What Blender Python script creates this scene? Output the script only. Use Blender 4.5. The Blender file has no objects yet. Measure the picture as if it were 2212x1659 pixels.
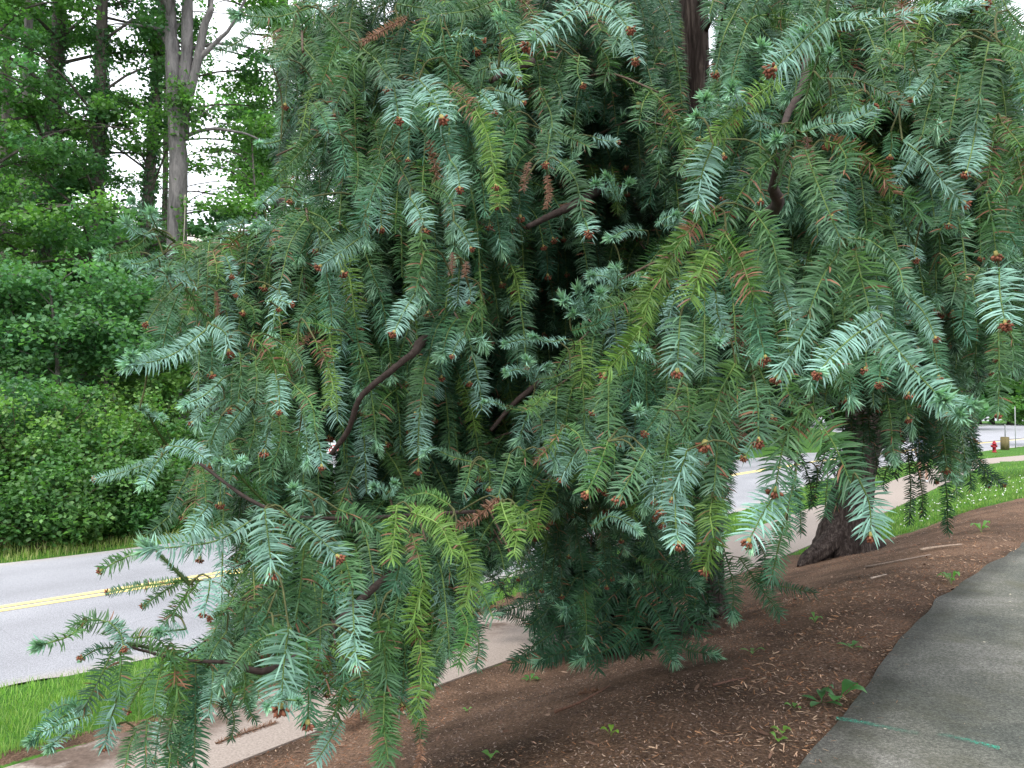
import bpy, bmesh, math, random
import numpy as np
from mathutils import Vector
R = np.random.RandomState(7); random.seed(7)
SC = bpy.context.scene
COL = SC.collection
rad = math.radians

# ---------------------------------------------------------------- camera, sky, sun, exposure
FPX = 1784.0; PITCH = rad(1.6); EYE = np.array([0.0, 0.0, 1.6])
cam = bpy.data.cameras.new('camera'); cam.sensor_width = 36.0; cam.lens = 36.0 * FPX / 2212.0
cam.clip_start = 0.05; cam.clip_end = 4000
co = bpy.data.objects.new('camera', cam); COL.objects.link(co)
co.location = EYE; co.rotation_euler = (math.pi / 2 + PITCH, 0, 0); SC.camera = co
W = bpy.data.worlds.new('World'); SC.world = W; W.use_nodes = True
nt = W.node_tree; nt.nodes.clear()
out = nt.nodes.new('ShaderNodeOutputWorld'); bgn = nt.nodes.new('ShaderNodeBackground')
sky = nt.nodes.new('ShaderNodeTexSky'); sky.sky_type = 'NISHITA'; sky.sun_disc = False
sky.sun_elevation = rad(62); sky.sun_rotation = rad(205)
mixn = nt.nodes.new('ShaderNodeMix'); mixn.data_type = 'RGBA'
mixn.inputs['Factor'].default_value = 0.8
tc = nt.nodes.new('ShaderNodeTexCoord'); cn = nt.nodes.new('ShaderNodeTexNoise')
cn.inputs['Scale'].default_value = 2.2; cn.inputs['Detail'].default_value = 6
cr = nt.nodes.new('ShaderNodeValToRGB')          # thin variation of an overcast cloud deck
cr.color_ramp.elements[0].position = 0.3; cr.color_ramp.elements[0].color = (7.6, 7.9, 8.5, 1)
cr.color_ramp.elements[1].position = 0.75; cr.color_ramp.elements[1].color = (10.2, 10.3, 10.6, 1)
nt.links.new(tc.outputs['Generated'], cn.inputs['Vector']); nt.links.new(cn.outputs['Fac'], cr.inputs['Fac'])
nt.links.new(sky.outputs['Color'], mixn.inputs['A']); nt.links.new(cr.outputs['Color'], mixn.inputs['B'])
nt.links.new(mixn.outputs['Result'], bgn.inputs['Color'])
bgn.inputs['Strength'].default_value = 0.12
nt.links.new(bgn.outputs['Background'], out.inputs['Surface'])
sl = bpy.data.lights.new('sun', 'SUN'); sl.energy = 1.2; sl.angle = rad(14); sl.color = (1.0, 0.97, 0.92)
so = bpy.data.objects.new('sun', sl); COL.objects.link(so)
so.rotation_euler = (rad(30), rad(-14), 0)
SC.view_settings.view_transform = 'Standard'; SC.view_settings.look = 'None'
SC.view_settings.exposure = 1.3; SC.view_settings.gamma = 1.0
SC.view_settings.use_curve_mapping = False
SC.cycles.max_bounces = 6; SC.cycles.diffuse_bounces = 2; SC.cycles.transparent_max_bounces = 6

# ---------------------------------------------------------------- helpers
CF = np.array([0, math.cos(PITCH), math.sin(PITCH)]); CU = np.array([0, -math.sin(PITCH), math.cos(PITCH)])
def P(px, py, d):
    return EYE + np.array([(px - 1106) / FPX * d, 0, 0]) - CU * ((py - 829.5) / FPX * d) + CF * d
def proj(p):
    q = np.asarray(p) - EYE; d = q @ CF
    return 1106 + FPX * q[..., 0] / d, 829.5 - FPX * (q @ CU) / d, d
def nrm(v):
    v = np.asarray(v, float); return v / (np.linalg.norm(v, axis=-1, keepdims=True) + 1e-9)
def sst(a, b, x):
    t = np.clip((np.asarray(x, float) - a) / (b - a), 0, 1); return t * t * (3 - 2 * t)
def vnoise(x, y, s=0):                             # cheap smooth value noise
    xi = np.floor(x).astype(int); yi = np.floor(y).astype(int); fx = x - xi; fy = y - yi
    def h(a, b):
        n = (a * 374761393 + b * 668265263 + s * 1274126177) & 0xffffffff
        n = ((n ^ (n >> 13)) * 1103515245) & 0xffffffff
        return ((n ^ (n >> 16)) & 0xffff) / 65535.0
    fx = fx * fx * (3 - 2 * fx); fy = fy * fy * (3 - 2 * fy)
    return (h(xi, yi) * (1 - fx) + h(xi + 1, yi) * fx) * (1 - fy) + (h(xi, yi + 1) * (1 - fx) + h(xi + 1, yi + 1) * fx) * fy
class Acc:
    """collects vertices / quads / tris / colours and builds one mesh"""
    def __init__(s): s.V = []; s.Q = []; s.T = []; s.C = []; s.n = 0
    def add(s, V, Q=None, T=None, C=(1, 1, 1)):
        V = np.asarray(V, float).reshape(-1, 3); m = len(V)
        C = np.asarray(C, float)
        if C.ndim == 1: C = np.tile(C, (m, 1))
        s.V.append(V); s.C.append(C)
        if Q is not None and len(Q): s.Q.append(np.asarray(Q, int).reshape(-1, 4) + s.n)
        if T is not None and len(T): s.T.append(np.asarray(T, int).reshape(-1, 3) + s.n)
        s.n += m
    def build(s, name, mat, parent=None, smooth=False):
        me = bpy.data.meshes.new(name)
        if s.n:
            V = np.concatenate(s.V); C = np.concatenate(s.C)
            Q = np.concatenate(s.Q) if s.Q else np.zeros((0, 4), int)
            T = np.concatenate(s.T) if s.T else np.zeros((0, 3), int)
            me.vertices.add(len(V)); me.vertices.foreach_set('co', V.ravel())
            me.loops.add(Q.size + T.size); me.loops.foreach_set('vertex_index', np.concatenate([Q.ravel(), T.ravel()]))
            me.polygons.add(len(Q) + len(T))
            ls = np.concatenate([np.arange(len(Q)) * 4, Q.size + np.arange(len(T)) * 3])
            me.polygons.foreach_set('loop_start', ls)
            if smooth: me.polygons.foreach_set('use_smooth', np.ones(len(ls), bool))
            me.update(calc_edges=True)
            a = me.color_attributes.new('col', 'FLOAT_COLOR', 'POINT')
            a.data.foreach_set('color', np.concatenate([C[:, :3], np.ones((len(C), 1))], 1).ravel())
        me.materials.append(mat)
        o = bpy.data.objects.new(name, me); COL.objects.link(o)
        if parent is not None: o.parent = parent
        return o
def tag(o, label=None, cat=None, group=None, kind=None):
    if label: o['label'] = label
    if cat: o['category'] = cat
    if group: o['group'] = group
    if kind: o['kind'] = kind
    return o
def empty(name, loc=(0, 0, 0)):
    o = bpy.data.objects.new(name, None); COL.objects.link(o); o.empty_display_size = 0.2
    o.location = tuple(float(v) for v in loc); return o
class LAcc(Acc):                                   # local-space accumulator: world input, origin subtracted
    def __init__(s, org): super().__init__(); s.org = np.asarray(org, float)
    def add(s, V, Q=None, T=None, C=(1, 1, 1)): super().add(np.asarray(V, float).reshape(-1, 3) - s.org, Q, T, C)
def tube(acc, pts, rads, sides=6, col=(1, 1, 1), rough=0.0, cap=True):
    pts = np.asarray(pts, float); n = len(pts); rads = np.broadcast_to(np.asarray(rads, float), (n,))
    T = nrm(np.gradient(pts, axis=0)); ref = np.array([0, 0, 1.0]) if abs(T[0, 2]) < .9 else np.array([1.0, 0, 0])
    A = nrm(np.cross(T, ref)); B = np.cross(T, A)
    a = np.arange(sides) / sides * 2 * math.pi
    rr = rads[:, None] * (1 + rough * (R.rand(n, sides) - .5) * 2)
    V = pts[:, None, :] + (A[:, None, :] * np.cos(a)[None, :, None] + B[:, None, :] * np.sin(a)[None, :, None]) * rr[:, :, None]
    i = np.arange(n - 1)[:, None] * sides; j = np.arange(sides)[None, :]; k = (j + 1) % sides
    Q = np.stack([i + j, i + k, i + sides + k, i + sides + j], -1).reshape(-1, 4)
    V = V.reshape(-1, 3); T3 = []
    if cap:
        V = np.concatenate([V, pts[-1:] , pts[:1]]); b = (n - 1) * sides
        for q in range(sides): T3 += [[b + q, b + (q + 1) % sides, n * sides], [(q + 1) % sides, q, n * sides + 1]]
    acc.add(V, Q, T3, col)
def box(acc, c, s, col=(1, 1, 1), rot=0.0):
    x, y, z = np.asarray(s, float) / 2; V = np.array([[a, b, d] for a in (-x, x) for b in (-y, y) for d in (-z, z)])
    cr_, sr_ = math.cos(rot), math.sin(rot)
    V = V @ np.array([[cr_, sr_, 0], [-sr_, cr_, 0], [0, 0, 1]]) + np.asarray(c, float)
    acc.add(V, [[0, 1, 3, 2], [4, 6, 7, 5], [0, 4, 5, 1], [2, 3, 7, 6], [0, 2, 6, 4], [1, 5, 7, 3]], None, col)
def lathe(acc, c, prof, sides=16, col=(1, 1, 1), axis=(0, 0, 1)):
    """prof: list of (r, h) along axis"""
    ax = nrm(axis); ref = np.array([0, 0, 1.0]) if abs(ax[2]) < .9 else np.array([1.0, 0, 0])
    A = nrm(np.cross(ax, ref)); B = np.cross(ax, A); a = np.arange(sides) / sides * 2 * math.pi
    V = np.array([np.asarray(c) + ax * h + (A * math.cos(t) + B * math.sin(t)) * r for r, h in prof for t in a])
    Q = [[i * sides + j, i * sides + (j + 1) % sides, (i + 1) * sides + (j + 1) % sides, (i + 1) * sides + j]
         for i in range(len(prof) - 1) for j in range(sides)]
    acc.add(V, Q, None, col)
def bez(pts, n):
    """smooth curve through points"""
    pts = np.asarray(pts, float); m = len(pts)
    if m == 2: return pts[0] + (pts[1] - pts[0]) * np.linspace(0, 1, n)[:, None]
    e = np.concatenate([[2 * pts[0] - pts[1]], pts, [2 * pts[-1] - pts[-2]]])
    t = np.linspace(0, m - 1 - 1e-6, n); i = t.astype(int); f = (t - i)[:, None]
    a, b, c, d = e[i], e[i + 1], e[i + 2], e[i + 3]
    return .5 * (2 * b + (c - a) * f + (2 * a - 5 * b + 4 * c - d) * f ** 2 + (3 * b - a - 3 * c + d) * f ** 3)

# ---------------------------------------------------------------- materials
def mat(name, rough=.8, spec=.3):
    m = bpy.data.materials.new(name); m.use_nodes = True; b = m.node_tree.nodes['Principled BSDF']
    b.inputs['Roughness'].default_value = rough; b.inputs['Specular IOR Level'].default_value = spec
    return m, m.node_tree, b
def N(nt, t, **k):
    n = nt.nodes.new(t)
    for a, v in k.items():
        if a in ('data_type', 'blend_type', 'feature', 'operation', 'attribute_name', 'wave_type', 'distance'): setattr(n, a, v)
        else: n.inputs[a].default_value = v
    return n
def ramp(nt, fac, stops):
    n = nt.nodes.new('ShaderNodeValToRGB'); e = n.color_ramp.elements
    while len(e) < len(stops): e.new(0.5)
    for el, (p, c) in zip(e, stops): el.position = p; el.color = (*c, 1) if len(c) == 3 else c
    nt.links.new(fac, n.inputs['Fac']); return n.outputs['Color']
def noise(nt, scale, detail=4, rough=.55, vec=None, dist=0):
    n = N(nt, 'ShaderNodeTexNoise', Scale=scale, Detail=detail, Roughness=rough, Distortion=dist)
    if vec is None: vec = nt.nodes.new('ShaderNodeTexCoord').outputs['Object']
    nt.links.new(vec, n.inputs['Vector']); return n.outputs['Fac']
def mixc(nt, fac, a, b, bt='MIX'):
    n = nt.nodes.new('ShaderNodeMix'); n.data_type = 'RGBA'; n.blend_type = bt
    for s, v in (('Factor', fac), ('A', a), ('B', b)):
        if isinstance(v, (int, float)): n.inputs[s].default_value = v
        elif isinstance(v, tuple): n.inputs[s].default_value = (*v, 1)
        else: nt.links.new(v, n.inputs[s])
    return n.outputs['Result']
def bump(nt, b, h, st=.4, dist=.02):
    n = nt.nodes.new('ShaderNodeBump'); n.inputs['Strength'].default_value = st; n.inputs['Distance'].default_value = dist
    nt.links.new(h, n.inputs['Height']); nt.links.new(n.outputs['Normal'], b.inputs['Normal'])
def attr(nt, nm='col'): return N(nt, 'ShaderNodeAttribute', attribute_name=nm).outputs['Color']
def leafmat(name, rough=.5, spec=.35, trans=.3, nz=25):
    m, t, b = mat(name, rough, spec)
    c = attr(t); v = ramp(t, noise(t, nz, 2), [(.3, (.75, .75, .75)), (.7, (1.2, 1.2, 1.2))])
    c = mixc(t, 1.0, c, v, 'MULTIPLY'); t.links.new(c, b.inputs['Base Color'])
    tr = t.nodes.new('ShaderNodeBsdfTranslucent'); t.links.new(mixc(t, 1.0, c, (1.25, 1.5, .6), 'MULTIPLY'), tr.inputs['Color'])
    ms = t.nodes.new('ShaderNodeMixShader'); ms.inputs['Fac'].default_value = trans
    t.links.new(b.outputs[0], ms.inputs[1]); t.links.new(tr.outputs[0], ms.inputs[2])
    t.links.new(ms.outputs[0], t.nodes['Material Output'].inputs['Surface']); return m
M = {}
M['needle'] = leafmat('fir_needle', .46, .27, .14, 8)
M['leaf'] = leafmat('broad_leaf', .5, .4, .38, 1.2)
M['grass'] = leafmat('grass_blade', .5, .35, .4, .9)
def colmat(name, rough=.6, spec=.3, nz=30, amt=.25):
    m, t, b = mat(name, rough, spec); v = ramp(t, noise(t, nz, 4), [(.25, (1 - amt,) * 3), (.75, (1 + amt,) * 3)])
    t.links.new(mixc(t, 1.0, attr(t), v, 'MULTIPLY'), b.inputs['Base Color']); return m, t, b
M['matte'] = colmat('weathered_paint', .6, .3)[0]
M['cone'] = colmat('cone_scale', .75, .2, 120)[0]
M['litter'] = colmat('bark_litter', .9, .1, 40)[0]
m, t, b = mat('fir_bark', .92, .15)                 # shredding reddish brown bark
mp = N(t, 'ShaderNodeMapping'); mp.inputs['Scale'].default_value = (26, 26, 2.6)
t.links.new(t.nodes.new('ShaderNodeTexCoord').outputs['Object'], mp.inputs['Vector'])
f = noise(t, 1.0, 7, .65, mp.outputs['Vector'], .5)
t.links.new(ramp(t, f, [(.3, (.012, .009, .008)), (.5, (.045, .033, .028)), (.68, (.12, .095, .08))]), b.inputs['Base Color'])
bump(t, b, f, 1.0, .03); M['firbark'] = m
m, t, b = mat('grey_bark', .9, .15)
mp = N(t, 'ShaderNodeMapping'); mp.inputs['Scale'].default_value = (7, 7, 1.6)
t.links.new(t.nodes.new('ShaderNodeTexCoord').outputs['Object'], mp.inputs['Vector'])
f = noise(t, 1.0, 8, .7, mp.outputs['Vector'], .6)
t.links.new(mixc(t, 1.0, ramp(t, f, [(.3, (.3, .3, .3)), (.5, (.8, .8, .8)), (.7, (1.35, 1.33, 1.3))]), attr(t), 'MULTIPLY'), b.inputs['Base Color'])
bump(t, b, f, .9, .05); M['bark'] = m
m, t, b = mat('twig_wood', .85, .2); t.links.new(mixc(t, 1.0, attr(t), ramp(t, noise(t, 60, 4), [(.3, (.6, .6, .6)), (.7, (1.3, 1.3, 1.3))]), 'MULTIPLY'), b.inputs['Base Color']); M['twig'] = m
# asphalt road: pale worn aggregate
m, t, b = mat('road_asphalt', .85, .3)
c1 = ramp(t, noise(t, 70, 3, .8), [(.35, (.17, .17, .178)), (.65, (.40, .40, .415))])
c2 = ramp(t, noise(t, .5, 5), [(.3, (.88, .88, .9)), (.7, (1.1, 1.1, 1.12))])
vo = t.nodes.new('ShaderNodeTexVoronoi'); vo.feature = 'DISTANCE_TO_EDGE'; vo.inputs['Scale'].default_value = .32
wv = mixc(t, .12, t.nodes.new('ShaderNodeTexCoord').outputs['Object'], N(t, 'ShaderNodeTexNoise', Scale=2.5, Detail=6).outputs['Color'], 'ADD'); t.links.new(wv, vo.inputs['Vector'])
ck = ramp(t, vo.outputs['Distance'], [(.0, (.86, .86, .86)), (.004, (1, 1, 1))]); c1 = mixc(t, 1.0, c1, ck, 'MULTIPLY')
c1 = mixc(t, 1.0, c1, attr(t), 'MULTIPLY')
t.links.new(mixc(t, 1.0, c1, c2, 'MULTIPLY'), b.inputs['Base Color']); bump(t, b, noise(t, 140, 2), .3, .004); M['road'] = m
m, t, b = mat('yellow_road_paint', .7, .3)
t.links.new(ramp(t, noise(t, 45, 4, .8), [(.32, (.35, .3, .16)), (.42, (.80, .60, .20)), (.8, (.9, .74, .36))]), b.inputs['Base Color']); M['yellow'] = m
# upper walkway: darker asphalt with mossy and pale stains, dark left edge
m, t, b = mat('walk_asphalt', .88, .25)
c1 = ramp(t, noise(t, 75, 6, .9), [(.36, (.04, .041, .039)), (.5, (.125, .126, .118)), (.64, (.30, .297, .28))])
st = ramp(t, noise(t, .9, 5, .6, None, .4), [(.33, (.62, .66, .60)), (.5, (1.0, 1.0, .88)), (.64, (1.5, 1.45, 1.35))])
mo = ramp(t, noise(t, 1.7, 5, .7), [(.5, (0, 0, 0)), (.68, (1, 1, 1))])
c2 = mixc(t, 1.0, c1, st, 'MULTIPLY'); c2 = mixc(t, mo, c2, mixc(t, .6, c2, (.085, .085, .05)))
ed = attr(t); c2 = mixc(t, 1.0, c2, ed, 'MULTIPLY')
t.links.new(c2, b.inputs['Base Color']); bump(t, b, noise(t, 160, 3, .7), .5, .005); M['walk'] = m
# lower path: warm pinkish concrete with dirt along its far side (the 'col' attribute is the dirt cover)
m, t, b = mat('path_concrete', .88, .25)
c1 = ramp(t, noise(t, 60, 4, .8), [(.3, (.20, .16, .135)), (.7, (.40, .34, .295))])
c2 = ramp(t, noise(t, 25, 5, .7), [(.3, (.07, .048, .036)), (.7, (.16, .115, .09))])
dm = mixc(t, 1.0, attr(t), ramp(t, noise(t, 2.2, 6, .7), [(.38, (0, 0, 0)), (.56, (1.6, 1.6, 1.6))]), 'MULTIPLY')
t.links.new(mixc(t, dm, c1, c2), b.inputs['Base Color']); bump(t, b, noise(t, 120, 3), .3, .004); M['path'] = m
# ground: R = mulch, G = lawn, B = woodland floor
m, t, b = mat('ground_soil_and_turf', .95, .1)
sep = t.nodes.new('ShaderNodeSeparateColor'); t.links.new(attr(t), sep.inputs['Color'])
mu = ramp(t, noise(t, 55, 6, .8), [(.3, (.035, .024, .017)), (.5, (.125, .083, .057)), (.66, (.28, .195, .14)), (.8, (.42, .33, .27))])
mu = mixc(t, 1.0, mu, ramp(t, noise(t, 1.3, 5, .6), [(.35, (.55, .52, .5)), (.6, (1.25, 1.15, 1.1))]), 'MULTIPLY')
gr = ramp(t, noise(t, 30, 5, .7), [(.3, (.025, .07, .012)), (.6, (.07, .17, .025)), (.8, (.13, .24, .05))])
wf = ramp(t, noise(t, 8, 6, .7), [(.3, (.02, .028, .010)), (.6, (.05, .065, .02)), (.8, (.09, .08, .04))])
e1 = t.nodes.new('ShaderNodeMath'); e1.operation = 'ADD'; t.links.new(sep.outputs['Red'], e1.inputs[0])
e2 = t.nodes.new('ShaderNodeMath'); e2.operation = 'MULTIPLY_ADD'; t.links.new(noise(t, 9, 5, .8), e2.inputs[0]); e2.inputs[1].default_value = .9; e2.inputs[2].default_value = -.45
t.links.new(e2.outputs[0], e1.inputs[1]); mk = ramp(t, e1.outputs[0], [(.45, (0, 0, 0)), (.55, (1, 1, 1))])
base = mixc(t, sep.outputs['Blue'], gr, wf); base = mixc(t, mk, base, mu)
t.links.new(base, b.inputs['Base Color']); bump(t, b, noise(t, 40, 6, .8), .8, .02); M['ground'] = m

# ---------------------------------------------------------------- terrain
PL = np.array([(-9, -4.0), (-1.96, 5.5), (-1.4, 6.2), (-.7, 7.13), (-.1, 7.77), (2.2, 10.6), (4.66, 13.7), (8.9, 19.4), (12.7, 24.7), (19.9, 34.7), (30, 42.5), (60, 60)])   # near edge of lower path
PU = np.array([(-10.2, -3.0), (-3.4, 5.5), (-2.9, 6.1), (-2.35, 6.67), (-1.7, 7.5), (-1.2, 8.4), (1.0, 11.4), (3.7, 14.9), (7.9, 20.8), (11.5, 25.7), (18.9, 36), (29.2, 44), (59, 61.6)])  # its far edge
RN = np.array([(-18, -6.3), (-4.7, 7.6), (-3.9, 8.4), (0.2, 12.9), (4.2, 18.2), (10.3, 28.3), (17, 37), (30, 51), (60, 80), (120, 135)])  # near edge of the road
UW = np.array([(-2.5, -1.2), (.2, 2.35), (.75, 3.0), (1.26, 3.66), (1.68, 4.26), (2.27, 5.1), (2.92, 6.07), (3.62, 7.0), (4.6, 8.15), (6.1, 9.8), (9, 12.9), (16, 20), (30, 33)])
def sdist(pl, x, y):
    """signed distance to a polyline, positive on its right-hand side"""
    x = np.asarray(x, float); y = np.asarray(y, float); best = np.full(x.shape, 1e9); sg = np.ones(x.shape)
    for (ax, ay), (bx, by) in zip(pl[:-1], pl[1:]):
        dx, dy = bx - ax, by - ay; L = dx * dx + dy * dy
        t = np.clip(((x - ax) * dx + (y - ay) * dy) / L, 0, 1)
        ex, ey = x - ax - t * dx, y - ay - t * dy; d = np.hypot(ex, ey); k = d < best - 1e-9
        best = np.where(k, d, best); sg = np.where(k, np.sign(ex * dy - ey * dx + 1e-12), sg)
    return best * sg
def resamp(pl, n):
    pl = np.asarray(pl, float); d = np.r_[0, np.cumsum(np.hypot(*np.diff(pl, axis=0).T))]; t = np.linspace(0, d[-1], n)
    return np.stack([np.interp(t, d, pl[:, 0]), np.interp(t, d, pl[:, 1])], 1)
def smoothpl(pl, n=200):                          # even spacing, corners rounded over about two metres
    q = resamp(pl, 1200); d = np.hypot(*(q[1] - q[0])); w = int(1.1 / d) | 1; k = np.ones(2 * w + 1) / (2 * w + 1)
    e = np.concatenate([q[0] + (q[1] - q[0]) * np.arange(-w, 0)[:, None], q, q[-1] + (q[-1] - q[-2]) * np.arange(1, w + 1)[:, None]])
    return np.stack([np.convolve(e[:, 0], k, 'valid'), np.convolve(e[:, 1], k, 'valid')], 1)
def offset(pl, d):                                # to the left by d
    t = nrm(np.gradient(pl, axis=0)); return pl + np.stack([-t[:, 1], t[:, 0]], 1) * d
RNs = smoothpl(RN, 160); PLs = smoothpl(PL, 160); PUs = smoothpl(PU, 160); UWs = smoothpl(UW, 160)
def H(x, y):
    x = np.asarray(x, float); y = np.asarray(y, float)
    a = sdist(PL, x, y); r = sdist(RN, x, y)
    A = .8 * (1 - .75 * sst(13, 34, y)) * (1 - sst(60, 120, y))
    z = -.8 + A * sst(0.05, 3.3, a) + .0 * x
    z = np.where(a > 0, z, -.8) - .2 * sst(1.9, 3.2, -a) * 1.0
    z = np.where(r < .3, -1.0, z)
    f = -r - 6.9                                   # metres beyond the far edge of the road
    fade = 1 - sst(14, 34, x)
    bank = (2.1 * sst(.8, 10, f) + 3.0 * sst(12, 40, f) + 4 * sst(40, 120, f)) * fade
    z = z + np.where(f > 0, bank, 0)
    und = (vnoise(x * .9, y * .9, 3) - .5) * .07 + (vnoise(x * 3.3, y * 3.3, 5) - .5) * .022
    w = np.minimum(np.minimum(sst(.1, 1.0, np.abs(a)), sst(.0, .7, np.abs(sdist(UW, x, y)))), 1)
    free = ((a > 0) & (sdist(UW, x, y) < 0)) | ((sdist(PU, x, y) < 0) & (r > 0)) | (f > 0)
    return z + und * np.where(free, w, 0)
def Hs(x, y): return float(H(np.array([x]), np.array([y]))[0])
def G(px, py, z):                                  # point where a pixel's ray meets height z
    v = P(px, py, 1.0) - EYE; k = (z - EYE[2]) / v[2]; return EYE + v * k
def axis(lo, hi, step, far, g=1.16):
    a = list(np.arange(lo, hi + 1e-6, step)); s = step
    while a[-1] < far[1]: s *= g; a.append(a[-1] + s)
    b = []; s = step; v = lo
    while v > far[0]: s *= g; v -= s; b.append(v)
    return np.array(b[::-1] + a)
gx = axis(-13, 13, .12, (-900, 900)); gy = axis(2.5, 21, .12, (-60, 1500))
X, Y = np.meshgrid(gx, gy); Z = H(X, Y)
am = sdist(PL, X, Y); aw = sdist(UW, X, Y); rr_ = sdist(RN, X, Y)
jit = (vnoise(X * 1.7, Y * 1.7, 9) - .5) * .5
bnd = np.interp(X, [3.5, 4.6, 6.4, 9.3, 14], [13.2, 13.3, 13.8, 15, 17.5]) + jit
mul = ((am > -.05) & (Y < bnd)).astype(float)
mul = np.maximum(mul, ((sdist(PU, X, Y) < 0) & (sdist(PU, X, Y) > -.25 + jit * .3)).astype(float) * (Y < 12) * .8)
mul = np.maximum(mul, ((np.abs(-rr_ - 6.9 - .05) < .12)).astype(float) * .5)
wood = sst(3.5, 7, -rr_ - 6.9) * (1 - sst(16, 36, X))
ac = Acc(); nx, ny = len(gx), len(gy)
i = np.arange(ny - 1)[:, None] * nx + np.arange(nx - 1)[None, :]
ac.add(np.stack([X, Y, Z], -1), np.stack([i, i + 1, i + nx + 1, i + nx], -1).reshape(-1, 4), None,
       np.stack([mul.ravel(), 1 - mul.ravel(), wood.ravel()], 1))
tag(ac.build('ground', M['ground'], smooth=True), kind='structure')
def strip(name, L, Rr, n, mcross, mt, lift, colf=None, kind='structure', thick=0):
    A = resamp(L, n); B = resamp(Rr, n); s = np.linspace(0, 1, mcross)
    XY = A[:, None] * (1 - s)[None, :, None] + B[:, None] * s[None, :, None]
    Zs = H(XY[..., 0], XY[..., 1]) + lift
    V = np.concatenate([XY, Zs[..., None]], -1); i = np.arange(n - 1)[:, None] * mcross + np.arange(mcross - 1)[None, :]
    Q = np.stack([i, i + 1, i + mcross + 1, i + mcross], -1).reshape(-1, 4)
    C = np.ones((n * mcross, 3)) if colf is None else colf(XY.reshape(-1, 2), np.tile(s, n))
    a = Acc(); a.add(V, Q, None, C)
    if thick:                                      # skirt on both sides
        for c0 in (0, mcross - 1):
            e = V[:, c0]; lo = e - np.array([0, 0, thick]); k = np.arange(n - 1)
            a.add(np.concatenate([e, lo]), np.stack([k, k + 1, k + 1 + n, k + n], -1), None, C[c0])
    return tag(a.build(name, mt, smooth=True), kind=kind)
def rc(XY, s):                                    # grit along both edges, slightly darker wheel tracks
    q = 1 - .10 * (np.exp(-((s - .14) / .05) ** 2) + np.exp(-((s - .36) / .05) ** 2) + np.exp(-((s - .64) / .05) ** 2) + np.exp(-((s - .86) / .05) ** 2))
    e = sst(.05, 0, np.minimum(s, 1 - s)) * (.3 + .7 * vnoise(XY[:, 0] * 2, XY[:, 1] * 2, 3)); return np.stack([q * (1 + .25 * e), q * (1 + .12 * e), q * (1 - .08 * e)], 1)
strip('road', offset(RNs, 6.9), RNs, 900, 60, M['road'], .012, rc)
for off in (3.30, 3.52): strip('road_marking', offset(RNs, off + .14), offset(RNs, off), 700, 2, M['yellow'], .017)
def pc(XY, s):
    d = np.clip(1.25 - s * 2.0, 0, 1) * (XY[:, 1] < 9.2); return np.stack([d] * 3, 1)
strip('path', PUs, PLs, 700, 14, M['path'], .014, pc, thick=.06)
def wc(XY, s):
    e = .5 + .5 * sst(.02, .10, s + (vnoise(XY[:, 0] * 5, XY[:, 1] * 5, 2) - .5) * .05); return np.stack([e] * 3, 1)
nzx = offset(UWs, 0) + (np.stack([vnoise(UWs[:, 0] * 2.5, UWs[:, 1] * 2.5, 1), vnoise(UWs[:, 0] * 2.5, UWs[:, 1] * 2.5, 4)], 1) - .5) * .06
strip('walkway', nzx, offset(UWs, -2.6), 600, 26, M['walk'], .02, wc, thick=.07)
# pale joint across the walkway and small grassy lot beyond the road
lot = Acc()
def patch(name, pts, z, mt, col=(1, 1, 1), kind='structure'):
    a = Acc(); V = [(x, y, z) for x, y in pts]; a.add(V, None, [[0, k, k + 1] for k in range(1, len(V) - 1)], col); return tag(a.build(name, mt), kind=kind)
patch('parking_lot', [(21, 47), (36, 62), (130, 160), (150, 235), (60, 205), (24, 110), (14, 62)], -.955, M['road'])
patch('lawn', [(52, 100), (84, 132), (90, 152), (60, 140)], -.945, M['ground'], (0, 1, 0))
# utility spray paint on the walkway: two broken dashes
m, t, b = mat('green_spray_paint', .6, .3); b.inputs['Base Color'].default_value = (.03, .42, .27, 1)
tr = t.nodes.new('ShaderNodeBsdfTransparent'); ms = t.nodes.new('ShaderNodeMixShader')
fa = t.nodes.new('ShaderNodeMath'); fa.operation = 'MULTIPLY'; t.links.new(ramp(t, noise(t, 70, 5, .8), [(.42, (0, 0, 0)), (.66, (.95, .95, .95))]), fa.inputs[0]); t.links.new(attr(t), fa.inputs[1])
t.links.new(fa.outputs[0], ms.inputs['Fac']); t.links.new(tr.outputs[0], ms.inputs[1]); t.links.new(b.outputs[0], ms.inputs[2])
t.links.new(ms.outputs[0], t.nodes['Material Output'].inputs['Surface']); M['spray'] = m
for nm, (a0, a1), fl in (('green broken paint dash at the walkway edge beside the mulch', ((1806, 1551), (1985, 1583)), 1), ('green broken paint dash out in the middle of the walkway', ((2025, 1585), (2160, 1614)), -1)):
    p, q = G(*a0, 0.024), G(*a1, 0.024); d = nrm(q - p); s = np.array([-d[1], d[0], 0]); a = Acc(); n = 14
    V = []; C = []
    for k in range(n):
        f = k / (n - 1); c = p + (q - p) * f + s * math.sin(f * 5) * .008
        al = (1 - f * .8) if fl > 0 else (.15 + f)
        for u, w in ((-1, 0), (-.4, 1), (.4, 1), (1, 0)): V.append(c + s * u * .03); C.append((al * w,) * 3)
    a.add(V, [[k * 4 + j, k * 4 + j + 1, k * 4 + j + 5, k * 4 + j + 4] for k in range(n - 1) for j in range(3)], None, C)
    tag(a.build('paint_mark', M['spray']), nm, 'paint mark')

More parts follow.
